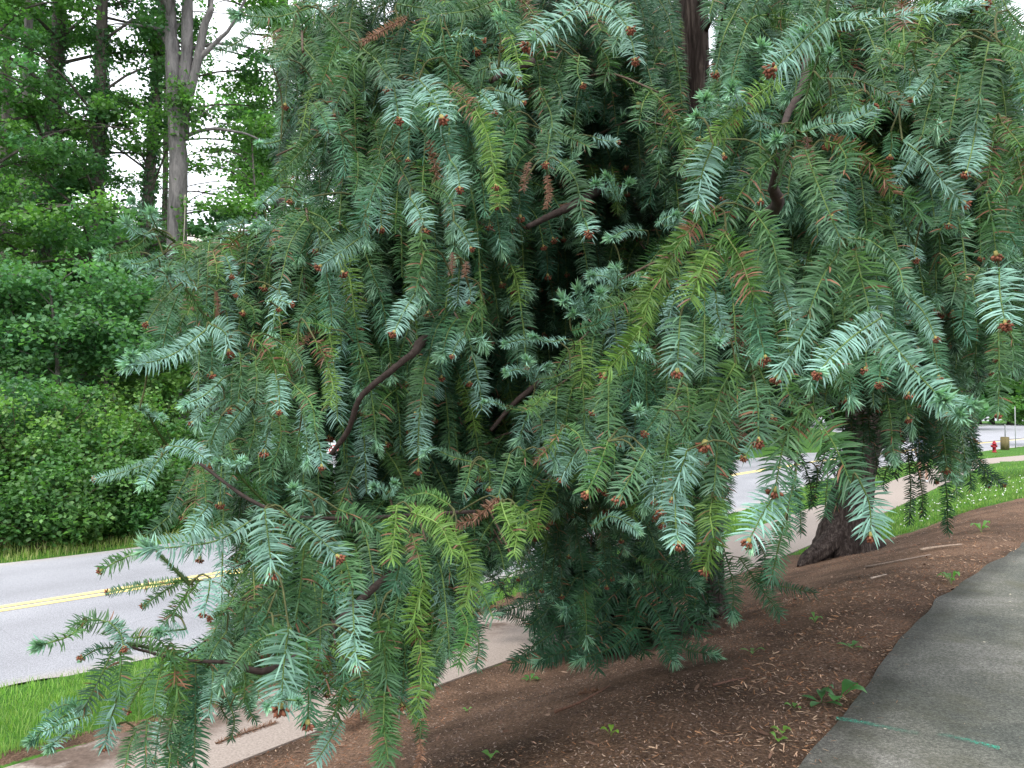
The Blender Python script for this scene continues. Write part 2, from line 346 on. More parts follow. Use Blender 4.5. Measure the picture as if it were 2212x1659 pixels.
# ---------------------------------------------------------------- scatter: litter, grass, clover
def scatter_quads(acc, c, d, w, ln, wd, cols, lift=0.0):
    """flat slivers: centre c, long axis d, width axis w"""
    V = np.stack([c - d * ln[:, None] / 2 - w * wd[:, None] * .35, c - d * ln[:, None] / 2 + w * wd[:, None] * .35,
                  c + w * wd[:, None] / 2 + d * ln[:, None] * .1, c + d * ln[:, None] / 2, c - w * wd[:, None] / 2 + d * ln[:, None] * .05], 1)
    n = len(c); k = np.arange(n)[:, None] * 5
    acc.add(V, np.concatenate([k, k + 1, k + 2, k + 4], 1), np.concatenate([k + 4, k + 2, k + 3], 1), np.repeat(cols, 5, 0))
def rnd_in(n, xr, yr, power=1.6):
    x = R.uniform(*xr, n); u = R.rand(n); p = 1 - power; y = (yr[0] ** p + u * (yr[1] ** p - yr[0] ** p)) ** (1 / p); return x, y
def litter(n, pal, ln, wd, tilt, xr=(-3.2, 10), yr=(3.2, 15), cond=None, lift=.006):
    x, y = rnd_in(n, xr, yr)
    k = (sdist(PL, x, y) > -.08) & (sdist(UW, x, y) < .06) & (y < np.interp(x, [3.5, 6.4, 9.3], [13.2, 13.8, 15]) + .2) & (np.abs(x) / y < .72)
    if cond is not None: k &= cond(x, y)
    x, y = x[k], y[k]; z = H(x, y) + R.uniform(.002, .002 + lift, len(x)); n = len(x); c = np.stack([x, y, z], 1)
    th = R.uniform(0, 2 * math.pi, n); d = nrm(np.stack([np.cos(th), np.sin(th), R.normal(0, tilt, n)], 1))
    w = nrm(np.cross(d, nrm(np.array([0, 0, 1.0]) + R.normal(0, .35, (n, 3)))))
    cols = np.array(pal)[R.randint(0, len(pal), n)] * R.uniform(.6, 1.35, (n, 1))
    return c, d, w, R.uniform(*ln, n), R.uniform(*wd, n), cols
ac = Acc()
scatter_quads(ac, *litter(130000, [(.14, .095, .077), (.23, .165, .13), (.08, .057, .047), (.33, .25, .20), (.18, .12, .09), (.10, .07, .055)], (.005, .028), (.0015, .007), .22, cond=lambda x, y: R.rand(len(x)) < .5 + 1.3 * vnoise(x * 1.3, y * 1.3, 55) * vnoise(x * 5, y * 5, 56) + .2))
dens = lambda x, y: (vnoise(x * 1.6, y * 1.6, 21) > .5) | (y < 4.3)
scatter_quads(ac, *litter(48000, [(.40, .25, .17), (.42, .30, .21), (.30, .16, .09), (.40, .29, .21), (.26, .13, .07)], (.008, .034), (.0015, .006), .25, cond=dens, lift=.012))
scatter_quads(ac, *litter(22000, [(.34, .13, .06), (.28, .11, .05), (.40, .18, .09)], (.03, .06), (.0015, .003), .22, cond=lambda x, y: vnoise(x * 1.1 + 9, y * 1.1, 31) > .48, lift=.012))
ex_ = lambda x, y: (sdist(UW, x, y) > -.7) & (vnoise(x * 2, y * 2, 8) > .35)
scatter_quads(ac, *litter(34000, [(.46, .30, .20), (.48, .33, .22), (.36, .19, .10)], (.015, .06), (.003, .009), .3, cond=ex_, lift=.015))
scatter_quads(ac, *litter(700, [(.16, .10, .07), (.30, .2, .14), (.22, .13, .09)], (.03, .07), (.012, .028), .25, lift=.02))
x, y = rnd_in(9000, (.3, 9), (3.2, 12)); dw = sdist(UW, x, y); k = (dw > -.1) & (dw < .28) & (R.rand(9000) < np.exp(-np.maximum(dw, 0) / .07)); x, y = x[k], y[k]; n = len(x); th = R.uniform(0, 6.28, n)
scatter_quads(ac, np.stack([x, y, H(x, y) + .027], 1), np.stack([np.cos(th), np.sin(th), R.normal(0, .15, n)], 1), np.stack([-np.sin(th), np.cos(th), R.normal(0, .2, n)], 1), R.uniform(.008, .045, n), R.uniform(.002, .007, n), np.array([(.20, .12, .08), (.34, .2, .12), (.10, .06, .045), (.42, .3, .2)])[R.randint(0, 4, n)])
tag(ac.build('mulch_litter', M['litter']), kind='stuff', label='brown needle and bark litter over the mulch bed', cat='mulch')
# crumbs, seeds and pale leaflets lying on the walkway
ac = Acc(); x, y = rnd_in(2600, (.5, 9), (3.2, 12)); k = (sdist(UW, x, y) > .08) & (sdist(UW, x, y) < 2.5); x, y = x[k], y[k]; n = len(x)
th = R.uniform(0, 6.28, n); d = np.stack([np.cos(th), np.sin(th), R.normal(0, .1, n)], 1); w = np.stack([-np.sin(th), np.cos(th), R.normal(0, .2, n)], 1)
big = R.rand(n) < .035
cols = np.where(big[:, None], np.array([.5, .46, .36]), np.array([(.20, .17, .12), (.33, .27, .19), (.05, .045, .04)])[R.randint(0, 3, n)])
scatter_quads(ac, np.stack([x, y, H(x, y) + .026], 1), d, w, np.where(big, R.uniform(.015, .032, n), R.uniform(.004, .014, n)), np.where(big, R.uniform(.009, .016, n), R.uniform(.002, .006, n)), cols)
tag(ac.build('walkway_debris', M['litter']), kind='stuff', label='small crumbs and pale dry leaflets on the walkway', cat='debris')
def grass(name, n, xr, yr, cond, hgt, wd, pal, label, lean=.35, power=1.5):
    x, y = rnd_in(n, xr, yr, power); k = cond(x, y) & (np.abs(x) / y < .75); x, y = x[k], y[k]; n = len(x)
    z = H(x, y); th = R.uniform(0, 6.28, n); h = R.uniform(*hgt, n) * (.6 + .8 * vnoise(x * 2, y * 2, 14)); ww = R.uniform(*wd, n)
    b0 = np.stack([x, y, z], 1); s = np.stack([np.cos(th), np.sin(th), 0 * th], 1) * ww[:, None] / 2
    ld = nrm(np.stack([R.normal(0, 1, n), R.normal(0, 1, n), 0 * th], 1)) * (R.uniform(.1, 1, n) * lean * h)[:, None]
    mid = b0 + ld * .35 + np.stack([0 * x, 0 * x, h * .6], 1); tip = b0 + ld * 1.1 + np.stack([0 * x, 0 * x, h], 1)
    V = np.stack([b0 - s, b0 + s, mid + s * .8, tip, mid - s * .8], 1); k = np.arange(n)[:, None] * 5
    cols = np.array(pal)[R.randint(0, len(pal), n)] * R.uniform(.75, 1.25, (n, 1)) * (.7 + .6 * vnoise(x * .8, y * .8, 17))[:, None]
    a = Acc(); a.add(V, np.concatenate([k, k + 1, k + 2, k + 4], 1), np.concatenate([k + 4, k + 2, k + 3], 1), np.repeat(cols, 5, 0))
    return tag(a.build(name, M['grass']), kind='stuff', label=label, cat='grass')
GP = [(.16, .29, .06), (.19, .33, .08), (.12, .24, .05), (.26, .35, .12)]
grass('grass', 120000, (-7.5, 6), (5.3, 18), lambda x, y: (sdist(PU, x, y) < -.12 + .2 * (vnoise(x * 4, y * 4, 6) - .5)) & (sdist(RN, x, y) > .02 + .12 * vnoise(x * 5, y * 5, 12)), (.04, .085), (.004, .008), GP, 'bright green mown grass between the lower path and the road', .7)
GY = [(.22, .30, .07), (.30, .34, .12), (.16, .28, .05), (.36, .36, .16)]
grass('verge_grass', 90000, (-16, 8), (11, 32), lambda x, y: (sdist(RN, x, y) < -6.95 - .15 * vnoise(x * 3, y * 3, 5)) & (sdist(RN, x, y) > -8.6 - vnoise(x, y, 5)), (.07, .22), (.008, .016), GY, 'yellowish unmown grass on the far verge of the road', .5, 1.2)
grass('lawn_grass', 100000, (3, 30), (13, 48), lambda x, y: (((sdist(PL, x, y) > .05) & (y > np.interp(x, [3.5, 6.4, 9.3, 14], [13.2, 13.8, 15, 17.5]))) | ((sdist(PU, x, y) < -.05) & (sdist(RN, x, y) > .05) & (y > 15))) , (.04, .09), (.01, .022), GP, 'green lawn beyond the mulch on the right', .6, 1.8)
# clover flowers
x, y = rnd_in(900, (5, 20), (14, 24), 2); k = (sdist(PL, x, y) > .3) & (y > np.interp(x, [3.5, 6.4, 9.3, 14], [13.6, 14.2, 15.4, 17.9])) & (vnoise(x * .9, y * .9, 41) > .35); x, y = x[k], y[k]
ac = Acc(); z = H(x, y) + .085
for q in range(len(x)):
    c = np.array([x[q], y[q], z[q]]); r = random.uniform(.012, .02)
    V = [c + (0, 0, r)] + [c + (r * math.cos(j * 1.2566), r * math.sin(j * 1.2566), 0) for j in range(5)] + [c - (0, 0, r * .8)]
    ac.add(V, None, [[0, 1 + j, 1 + (j + 1) % 5] for j in range(5)] + [[6, 1 + (j + 1) % 5, 1 + j] for j in range(5)], (.75, .76, .68))
tag(ac.build('clover_flowers', M['matte']), kind='stuff', label='white clover heads dotted over the lawn', cat='clover')

# ---------------------------------------------------------------- broadleaved woodland across the road
def leaves(acc, c, size, cols, up=.75, fold=.25):
    n = len(c)
    if not n: return
    nn = nrm(np.array([0, 0, up]) + R.normal(0, .42, (n, 3))); d = nrm(np.cross(nn, nrm(R.normal(0, 1, (n, 3))))); d[:, 2] -= .25; d = nrm(d)
    s = nrm(np.cross(nn, d)); sz = (size * R.uniform(.65, 1.25, n))[:, None]
    V = np.stack([c, c + d * sz * .5 + s * sz * .52 + nn * sz * fold * .5, c + d * sz * 1.05, c + d * sz * .45 - s * sz * .52 + nn * sz * fold * .5], 1)
    k = np.arange(n)[:, None] * 4
    acc.add(V, None, np.concatenate([np.concatenate([k, k + 1, k + 2], 1), np.concatenate([k, k + 2, k + 3], 1)]), np.repeat(cols, 4, 0))
def clumps(acc, cen, rx, rz, per, size, pal):
    """leaf clumps: each centre gets its own tint"""
    cen = np.asarray(cen); n = len(cen)
    if not n: return
    p = np.repeat(cen, per, 0); g = R.normal(0, .5, (n * per, 3)); g = np.clip(g, -1.1, 1.1)
    rr = np.repeat(np.broadcast_to(rx, (n,)), per)[:, None]
    p = p + g * np.concatenate([rr, rr, rr * rz], 1)
    tint = np.array(pal)[R.randint(0, len(pal), n)] * R.uniform(.75, 1.25, (n, 1))
    leaves(acc, p, size, np.repeat(tint, per, 0) * R.uniform(.8, 1.2, (n * per, 1)))
HOLES = [(452, 345, 62, 100), (487, 75, 50, 120), (430, 210, 22, 40), (300, 190, 26, 62), (160, 200, 16, 60), (232, 175, 20, 45), (272, 62, 40, 50), (262, 330, 28, 55), (200, 250, 22, 60), (335, 300, 15, 80), (120, 130, 18, 40), (90, 290, 20, 26), (150, 330, 18, 30), (230, 410, 18, 30), (225, 20, 22, 30), (388, 400, 15, 110), (377, 110, 12, 120), (404, 90, 10, 110)]
def holes(c, keep=.08):
    px, py, d = proj(c); k = np.ones(len(c), bool)
    for hx, hy, a, b_ in HOLES: k &= (((px - hx) / a) ** 2 + ((py - hy) / b_) ** 2 > 1) | (R.rand(len(c)) < keep)
    return k
PALW = [(.075, .19, .06), (.095, .22, .07), (.06, .16, .065), (.12, .26, .07)]
PALY = [(.115, .25, .065), (.14, .29, .075), (.09, .215, .06)]
PALB = [(.08, .20, .09), (.10, .235, .10), (.12, .26, .10)]
def bltree(label, base, pts, r0, top, nbr, blen, hr, pal, leaf=.13, per=34, ivy=0, name='tree', group=None, dens=1.0, forks=(), barkcol=(.16, .145, .13), crx=.55, prune=True, low=False, bifac=1.0):
    """trunk through world points pts, branches with leaf clumps; parts trunk, crown (and ivy)"""
    base = np.asarray(base, float); root = empty(name, base); tag(root, label, 'tree', group)
    tr = LAcc(root.location, ) if False else LAcc(base); nseg = 8 if low else 26
    cv = bez(pts, nseg); rs = np.interp(np.linspace(0, 1, nseg), [0, .04, .12, .6, 1], [1.5, 1.18, 1.0, .8, .3]) * r0
    cv = cv + np.c_[R.normal(0, r0 * .05, (nseg, 2)), np.zeros(nseg)]
    tube(tr, cv, rs, 6 if low else 14, barkcol, .05)
    for fp, ra, rb in forks: fc = bez(fp, 14); tube(tr, fc, np.linspace(ra, rb, 14), 9, barkcol, .06)
    cr_ = LAcc(base); cen = []
    for q in range(nbr):
        h = hr[0] + (hr[1] - hr[0]) * (q + R.rand()) / nbr; f = np.clip((h - base[2]) / (cv[-1, 2] - base[2]), 0, 1)
        p0 = cv[min(int(f * (nseg - 1)), nseg - 1)]; az = R.uniform(0, 6.28); L = blen * R.uniform(.6, 1.15) * (1.15 - .5 * f)
        dr = np.array([math.cos(az), math.sin(az), 0]); up = R.uniform(.05, .55) * L
        b = bez([p0, p0 + dr * L * .4 + (0, 0, up * .8), p0 + dr * L * .8 + (0, 0, up), p0 + dr * L + (0, 0, up * .75)], 9)
        tube(tr, b, np.linspace(r0 * .22, .008, 9), 4 if low else 6, barkcol, .05, cap=False)
        m = int((4 + L * 3.0) * dens)
        t = R.uniform(.25, 1.02, m); i = np.clip((t * 8).astype(int), 0, 8); c = b[i] + R.normal(0, 1, (m, 3)) * np.array([.42, .42, .16]) * L * .32
        cen.append(c)
        if not low:
            for cc in c[::3]: tube(tr, bez([b[5], (b[5] + cc) / 2 + (0, 0, .1), cc], 4), [.014, .01, .006, .004], 3, barkcol, cap=False)
    cen = np.concatenate(cen)
    if prune: cen = cen[holes(cen)]
    clumps(cr_, cen, crx * R.uniform(.6, 1.2, len(cen)), .38, per, leaf, pal)
    tr.build('trunk', M['bark'], root, smooth=True); cr_.build('crown', M['leaf'], root)
    if ivy:
        iv = LAcc(base); n = int(ivy); f = R.rand(n) ** 1.1 * .62; i = (f * (nseg - 1)); i0 = i.astype(int); fr = (i - i0)[:, None]
        c = cv[i0] * (1 - fr) + cv[i0 + 1] * fr; a = R.uniform(0, 6.28, n); rr = (np.interp(i, range(nseg), rs) * R.uniform(1.0, 1.35, n))
        c = c + np.stack([np.cos(a) * rr, np.sin(a) * rr, 0 * a], 1); leaves(iv, c, .10, np.array(PALB)[R.randint(0, 3, n)] * R.uniform(.6, 1.2, (n, 1)), .1)
        iv.build('ivy', M['leaf'], root)
    return root
def tpts(pb, pt, d, top=19.0):
    """world trunk line from pixel column pb at the ground to pixel pt=(px,py) and on up to height top"""
    a = P(pb, 880, d); z0 = Hs(a[0], a[1]) - .1; a = np.array([a[0], a[1], z0]); b = P(pt[0], pt[1], d)
    k = (top - a[2]) / (b[2] - a[2]); c = a + (b - a) * k; return a, [a, a + (b - a) * .5 + R.normal(0, .05, 3), b, c]
TW = [(-48, (-30, 0), 22, 30, 'leafy trunk standing just outside the left edge, its sprays reaching in', 900, PALY, .7), (8, (18, 0), 31, 20, 'mid distance trunk between the left edge and the slim ivy tree', 700, PALW, .8),
      (40, (62, 10), 27, 21, 'slim ivy grown tree with a bare grey lower trunk nearest the left edge', 600, PALW, .58),
      (92, (128, 0), 25, 37, 'thick dark ivy covered trunk, second tree from the left', 4500, PALW, .68),
      (178, (222, 0), 24, 30, 'leaning ivy covered trunk, third tree from the left', 4200, PALB, .62),
      (283, (352, 0), 25, 25, 'dark ivy clad trunk leaning right, just left of the big grey forked tree', 3800, PALW, .6),
      (350, (362, 0), 32, 13, 'thin dark trunk squeezed between the leaning ivy tree and the grey forked tree', 900, PALY, .6),
      (602, (612, 0), 27, 30, 'dark trunked tree with pale green leaves right of the bright sky gap', 800, PALY, 1.2)]
for pb, pt, d, wpx, lab, ivy, pal, dens in TW:
    a, pts = tpts(pb, pt, d)
    bltree(lab, a, pts, wpx / 2 / FPX * d, 19, 30, 4.0, (a[2] + 2.2, 18), pal, .112, 100, ivy, 'ivy_tree' if ivy > 1000 else 'woodland_tree', dens=dens, barkcol=(.13, .115, .10) if pb != 40 else (.22, .2, .19))
# the big grey forked tree
d6 = 23.0; a, _ = tpts(371, (384, 505), d6); q = lambda x, y, dd=0: P(x, y, d6 + dd)
r6 = 20.5 / FPX * d6
tr6 = [a, q(381, 500), q(386, 330), q(378, 210), q(372, 100), q(368, 0), q(360, -500)]
fk = [([q(392, 300), q(396, 200), q(404, 110), q(405, 0), q(412, -400)], .22, .12),
      ([q(396, 250), q(412, 190), q(430, 120), q(440, 60), q(456, 20), q(455, -10), q(470, -250)], .15, .06),
      ([q(430, 124), q(450, 108), q(476, 82), q(500, 55), q(560, -60)], .085, .03),
      ([q(408, 292), q(430, 283), q(466, 278), q(505, 284), q(540, 292), q(590, 318)], .06, .02),
      ([q(425, 262), q(445, 240), q(470, 226)], .03, .01)]
root = bltree('big pale grey forked tree standing against the bright sky gap', a, tr6, r6, 19, 7, 3.0, (12, 18), PALW, .14, 40, 0, 'forked_tree', forks=fk, barkcol=(.17, .16, .155), dens=.6)
# leafy tufts and a creeper on it
ad = LAcc(a); n = 900; c = np.concatenate([R.normal(0, 1, (220, 3)) * (.28, .2, .4) + q(398, 225, -.3), R.normal(0, 1, (260, 3)) * (.3, .2, .5) + q(405, 250, -.2), R.normal(0, 1, (160, 3)) * (.25, .2, .25) + q(377, 200, -.4),
     np.array([q(x + R.normal(0, 5), y, -.34) for x, y in zip(np.interp(np.arange(380), [0, 380], [396, 372]), np.linspace(420, 900, 380))]) + R.normal(0, .05, (380, 3))])
leaves(ad, c, .11, np.array(PALY)[R.randint(0, 3, len(c))] * .8, .3); ad.build('climbing_ivy', M['leaf'], root)
cr_ = LAcc(a); tube(cr_, bez([q(396, 450, -.4), q(400, 420, -.45), q(398, 500, -.45), q(394, 560, -.4), q(386, 700, -.5), q(372, 850, -.5)], 20), .018, 5, (.3, .28, .22)); cr_.build('vine', M['twig'], root)
# branches with clumps reaching in front of the trunks (understorey maples with flat layered sprays)
US = [(20, 20, 4.3, 'low maple with flat layered sprays at the left edge of the wood'), (110, 19.5, 4.6, 'low maple spreading flat tiers in front of the thick ivy trunk'),
      (215, 20.5, 4.2, 'low maple with tiers of leaves below the leaning ivy trunk'), (330, 22, 3.6, 'thin understorey maple left of the grey forked tree'), (460, 24, 4.0, 'young maple growing under the bright sky gap'), (545, 24, 9.5, 'light green leafy maple just left of the pale leaved dark trunk')]
for px, d, hh, lab in US:
    b = P(px, 880, d); z0 = Hs(b[0], b[1]) - .05; b = np.array([b[0], b[1], z0])
    bltree(lab, b, [b, b + (0.15, 0, hh * .5), b + (-.1, 0, hh)], .06, hh, 15 if hh < 8 else 26, 2.3, (z0 + .6 + (1.2 if hh < 5 else 1.5), z0 + hh), PALB if px < 300 else PALY, .115, 66, 0, 'maple', dens=.75, crx=.8)
# trees further back, seen between the first row, then the woods behind the fir and beyond the car park
back = []
for k in range(34):
    t = k / 33; px = -260 + 1900 * t + R.uniform(-25, 25); d = R.uniform(36, 52); back.append((px, d))
n = 0
BL = ['a slender background tree behind the first row of trunks']
for px, d in back:
    b = P(px, 880, d); z0 = Hs(b[0], b[1]) - .1; b = np.array([b[0], b[1], z0]); hh = R.uniform(14, 20) if not 110 < px < 540 else R.uniform(7, 9.5)
    if 385 < px < 520: hh = 5.2
    TN = ['mid green', 'yellow green', 'blue green'][n % 3]
    bltree('slim %s broadleaved tree in the row behind the ivy covered trunks' % TN, b, [b, b + (R.normal(0, .3), 0, hh * .5), b + (R.normal(0, .5), 0, hh)], R.uniform(.1, .2), hh, 20, 3.4, (z0 + .8, z0 + hh), [PALW, PALY, PALB][n % 3], .26, 26, 0, 'background_tree', TN + ' second row of woodland trees', dens=.8, crx=.9, low=True); n += 1
for k in range(34):
    px = 1150 + 1300 * k / 33 + R.uniform(-20, 20); d = R.uniform(95, 135) + (20 if px > 2050 else 0); b = P(px, 880, d); b[2] = Hs(b[0], b[1]) - .1; hh = R.uniform(13, 22)
    if px > 2090: hh = R.uniform(9, 13)
    TN = ['mid green', 'yellow green', 'blue green'][k % 3]; bltree('full %s tree in the far row beyond the car park' % TN, b, [b, b + (0, 0, hh * .5), b + (R.normal(0, .5), 0, hh)], .3, hh, 22, 5.5, (b[2] + 1.5, b[2] + hh), [PALW, PALY, PALB][k % 3], .6, 22, 0, 'background_tree', TN + ' far trees beyond the car park', dens=.7, crx=1.7, low=True, prune=False)
# shrubs on the bank: lush, each with its own leaf size and tint
SH = [(-40, 17.0, 3.0, 2.0, 'B', 'bushy shrub cut by the left edge, tall and blue green'), (40, 16.6, 3.5, 1.9, 'L', 'tall shrub with feathery leaf fronds near the left edge'), (110, 17.5, 3.2, 1.7, 'W', 'dense mid green shrub under the thick ivy trunk'),
      (195, 16.6, 2.5, 1.5, 'Y', 'light green shrub in the middle of the bank'), (255, 18.6, 3.1, 1.5, 'L', 'yellow green arching shrub below the leaning trunk'), (20, 15.4, 1.9, 1.4, 'W', 'round low shrub at the left edge above the verge'),
      (95, 15.3, 1.6, 1.2, 'Y', 'bright low shrub beside the round shrub on the verge'), (172, 15.6, 1.35, .6, 'L', 'pale lime sapling standing in front of a dark hollow'), (255, 16.6, 1.25, 1.1, 'W', 'low shrub right of the dark hollow'),
      (330, 17.4, 1.9, 1.3, 'Y', 'leafy shrub left of the fir shoots'), (395, 19.0, 2.6, 1.3, 'W', 'shrub clothing the foot of the grey forked tree'), (330, 21.5, 3.0, 1.1, 'L', 'vine covered bush beside the forked tree trunk'),
      (450, 19, 1.8, 1.5, 'Y', 'low bush right of the forked tree foot'), (560, 20, 2.2, 1.8, 'W', 'bush half hidden by the left fir branches'), (700, 22, 2.4, 2, 'Y', 'bright bush glimpsed through the fir at its left'), (830, 25, 2.6, 2.2, 'L', 'bush glimpsed through the fir centre'), (960, 28, 3, 2.4, 'W', 'bush far up the road behind the fir'), (1090, 32, 3, 2.6, 'Y', 'bush far up the road behind the fir trunk')]
PS = {'B': [(.05, .14, .06), (.07, .17, .07)], 'W': [(.07, .18, .05), (.05, .14, .045), (.09, .21, .055)], 'Y': [(.10, .225, .07), (.075, .185, .06), (.13, .26, .08)], 'L': [(.145, .28, .08), (.105, .235, .07), (.19, .33, .09)]}
for px, d, hh, rx, pl, lab in SH:
    b = P(px, 880, d); b = np.array([b[0], b[1], 0.0]); b[2] = Hs(b[0], b[1]) - .03; root = empty('shrub', b); tag(root, lab, 'shrub')
    st = LAcc(b); lf = LAcc(b); cen = []
    for q_ in range(int(16 + 13 * rx)):
        az = R.uniform(0, 6.28); f = R.uniform(.25, 1) ** .6; tipp = b + np.array([math.cos(az) * rx * f, math.sin(az) * rx * f * .8, hh * R.uniform(.35, 1.0) * (1.08 - .35 * f)])
        cv = bez([b + R.normal(0, .08, 3) * (1, 1, 0), b + (tipp - b) * (.35, .35, .6), tipp], 8); tube(st, cv, np.linspace(.018, .004, 8), 4, (.13, .1, .07), cap=False)
        for tt in (3, 4, 5, 6, 7, 7): cen.append(cv[tt] + R.normal(0, .1, 3))
    clumps(lf, cen, .30, .65, 34 if pl != 'L' else 26, .085 if d < 20 else .12, PS[pl])
    st.build('stem', M['twig'], root); lf.build('foliage', M['leaf'], root)
# low leafy ground cover at the foot of the bank
x, y = rnd_in(9000, (-16, 12), (13, 34), 1.3); r = sdist(RN, x, y); k = (r < -7.9 - vnoise(x, y, 5)) & (r > -12) & (np.abs(x) / y < .75); x, y = x[k], y[k]; cen = np.stack([x, y, H(x, y) + .12 + .3 * vnoise(x * .8, y * .8, 77)], 1)
ac = Acc(); clumps(ac, cen[:3800], .3, .45, 22, .075, PS['Y'] + PS['L'][:1]); tag(ac.build('ground_cover', M['leaf']), kind='stuff', label='leafy weeds covering the foot of the wooded bank', cat='weeds')

# ---------------------------------------------------------------- house on the slope behind the trees
hb = empty('house', (-18, 52, 0)); tag(hb, 'long pale beige house with a light shingle roof behind the left trees', 'house')
hz = Hs(-18, 50) - .5; O = np.array([-18, 52, 0.0])
def hp(x, y, z): return np.array([x, y, z], float)
m, t, b = mat('pale_render', .8, .3); t.links.new(ramp(t, noise(t, 3, 5), [(.3, (.50, .44, .38)), (.7, (.62, .56, .50))]), b.inputs['Base Color']); M['render'] = m
m, t, b = mat('roof_shingle', .9, .2); bk = N(t, 'ShaderNodeTexBrick', Scale=3.0); bk.inputs['Color1'].default_value = (.50, .43, .38, 1); bk.inputs['Color2'].default_value = (.60, .53, .47, 1); bk.inputs['Mortar'].default_value = (.30, .26, .23, 1)
t.links.new(t.nodes.new('ShaderNodeTexCoord').outputs['Object'], bk.inputs['Vector']); t.links.new(bk.outputs['Color'], b.inputs['Base Color']); M['shingle'] = m
m, t, b = mat('window_glass', .08, .6); b.inputs['Base Color'].default_value = (.05, .06, .07, 1); M['glass'] = m
A_ = LAcc(O); box(A_, (-16, 55, (hz + 10.6) / 2), (46, 9, 10.6 - hz)); A_.build('wall', M['render'], hb)
A_ = LAcc(O)
rf = [(-40, 49.6, 10.4), (8, 49.6, 10.4), (8, 55, 13.3), (-40, 55, 13.3), (-40, 60.4, 10.4), (8, 60.4, 10.4)]
V = rf + [(x, y, z - .25) for x, y, z in rf]
A_.add(V, [[0, 1, 2, 3], [3, 2, 5, 4], [7, 6, 9, 8], [8, 9, 10, 11], [0, 6, 7, 1], [4, 5, 11, 10]], None); 
ro = A_.build('roof', M['shingle'], hb)
A_ = LAcc(O); box(A_, (-16, 49.5, 10.2), (48, .16, .22), (.12, .1, .09)); A_.build('gutter', M['matte'], hb)
A_ = LAcc(O); box(A_, (-10, 46.5, 8.35), (20, 6.2, .3)); box(A_, (-10, 46.4, 8.62), (19.4, 5.6, .2)); A_.build('porch_roof', M['shingle'], hb)
for k in range(6):
    for zz in (9.35, 6.2):
        w_ = LAcc(O); x0 = -36 + k * 7.2; box(w_, (x0, 50.46, zz), (1.5, .1, 1.5), (.7, .68, .64)); wo = w_.build('window', M['matte'], hb)
        w_ = LAcc(O); box(w_, (x0, 50.40, zz), (1.3, .06, 1.3)); box(w_, (x0, 50.36, zz), (.06, .03, 1.3), (.7, .7, .7)); w_.build('pane', M['glass'], wo)

# ---------------------------------------------------------------- street things on the right
hx = P(2148, 978, 47.0); hx[2] = Hs(hx[0], hx[1]); hy_ = empty('fire_hydrant', hx); tag(hy_, 'red fire hydrant on the grass strip by the road', 'hydrant'); RC = (.30, .015, .025)
A_ = LAcc(hx); lathe(A_, hx, [(0, 0), (.17, 0), (.17, .05), (.11, .06), (.105, .52), (.15, .53), (.15, .57), (.11, .58), (.10, .64), (.07, .70), (.03, .73), (0, .73)], 16, RC); A_.build('barrel', M['matte'], hy_, True)
for sx, L in ((-1, .2), (1, .17)):
    A_ = LAcc(hx); lathe(A_, hx + (0, 0, .42), [(.05, .08), (.05, L - .05), (.075, L - .05), (.075, L), (.03, L), (.03, L + .03), (0, L + .03)], 10, RC, (sx, 0, 0)); A_.build('outlet_cap', M['matte'], hy_, True)
A_ = LAcc(hx); lathe(A_, hx + (0, 0, .36), [(.07, .08), (.07, .15), (.10, .15), (.10, .21), (.03, .21), (.03, .24), (0, .24)], 12, RC, (-.6, -.8, 0)); A_.build('pumper_cap', M['matte'], hy_, True)
A_ = LAcc(hx); lathe(A_, hx + (0, 0, .73), [(.028, 0), (.028, .05), (0, .05)], 5, RC); A_.build('operating_nut', M['matte'], hy_)
hy_.scale = (.88,) * 3
px_ = P(2171, 974, 50.0); px_[2] = Hs(px_[0], px_[1]); A_ = LAcc(px_)
box(A_, px_ + (0, 0, .36), (.34, .34, .76), (.16, .13, .06), .4); box(A_, px_ + (0, 0, .755), (.30, .30, .03), (.2, .17, .09), .4); o = A_.build('bollard', M['twig']); o.location = px_; tag(o, 'square brown timber bollard right of the fire hydrant', 'bollard')
sp = P(2194, 974, 52.0); sp[2] = Hs(sp[0], sp[1]); A_ = LAcc(sp); tube(A_, [sp, sp + (0, 0, 2.6)], .025, 8, (.35, .36, .36)); tube(A_, [sp + (0, 0, 2.6), sp + (0, 0, 2.64)], .03, 8, (.3, .3, .3)); o = A_.build('metal_pole', M['matte']); o.location = sp; tag(o, 'thin grey metal pole right of the timber bollard', 'pole')
gp = P(2150, 955, 58); gp[2] = Hs(gp[0], gp[1]); go = empty('gate_barrier', gp); tag(go, 'thin metal barrier bar across the car park entrance', 'barrier')
A_ = LAcc(gp); tube(A_, [gp + (-2.2, 0, 1.35), gp + (.7, 0, 1.3)], .035, 6, (.3, .31, .31)); A_.build('bar', M['matte'], go)
for s in (-2.2, .7): A_ = LAcc(gp); tube(A_, [gp + (s, 0, -.02), gp + (s, 0, 1.4)], .045, 6, (.3, .31, .31)); A_.build('post', M['matte'], go)
# small street tree at the right edge
b = P(2240, 940, 55); b[2] = Hs(b[0], b[1]); bltree('young street tree with broad leaves at the right edge', b, [b, b + (0, 0, 2.4), b + (.1, 0, 5.4)], .07, 5, 22, 2.0, (b[2] + 1.5, b[2] + 5.3), PALY, .16, 44, 0, 'street_tree', prune=False, crx=.5, dens=1.4)
b = P(2225, 700, 24); b[2] = Hs(b[0], b[1]); bltree('leafy lawn tree cut by the right edge, behind the fir', b, [b, b + (0, 0, 3), b + (.1, 0, 8)], .12, 5, 26, 2.4, (b[2] + 3.2, b[2] + 8), PALW, .15, 44, 0, 'lawn_tree', prune=False, crx=.5, dens=1.2)
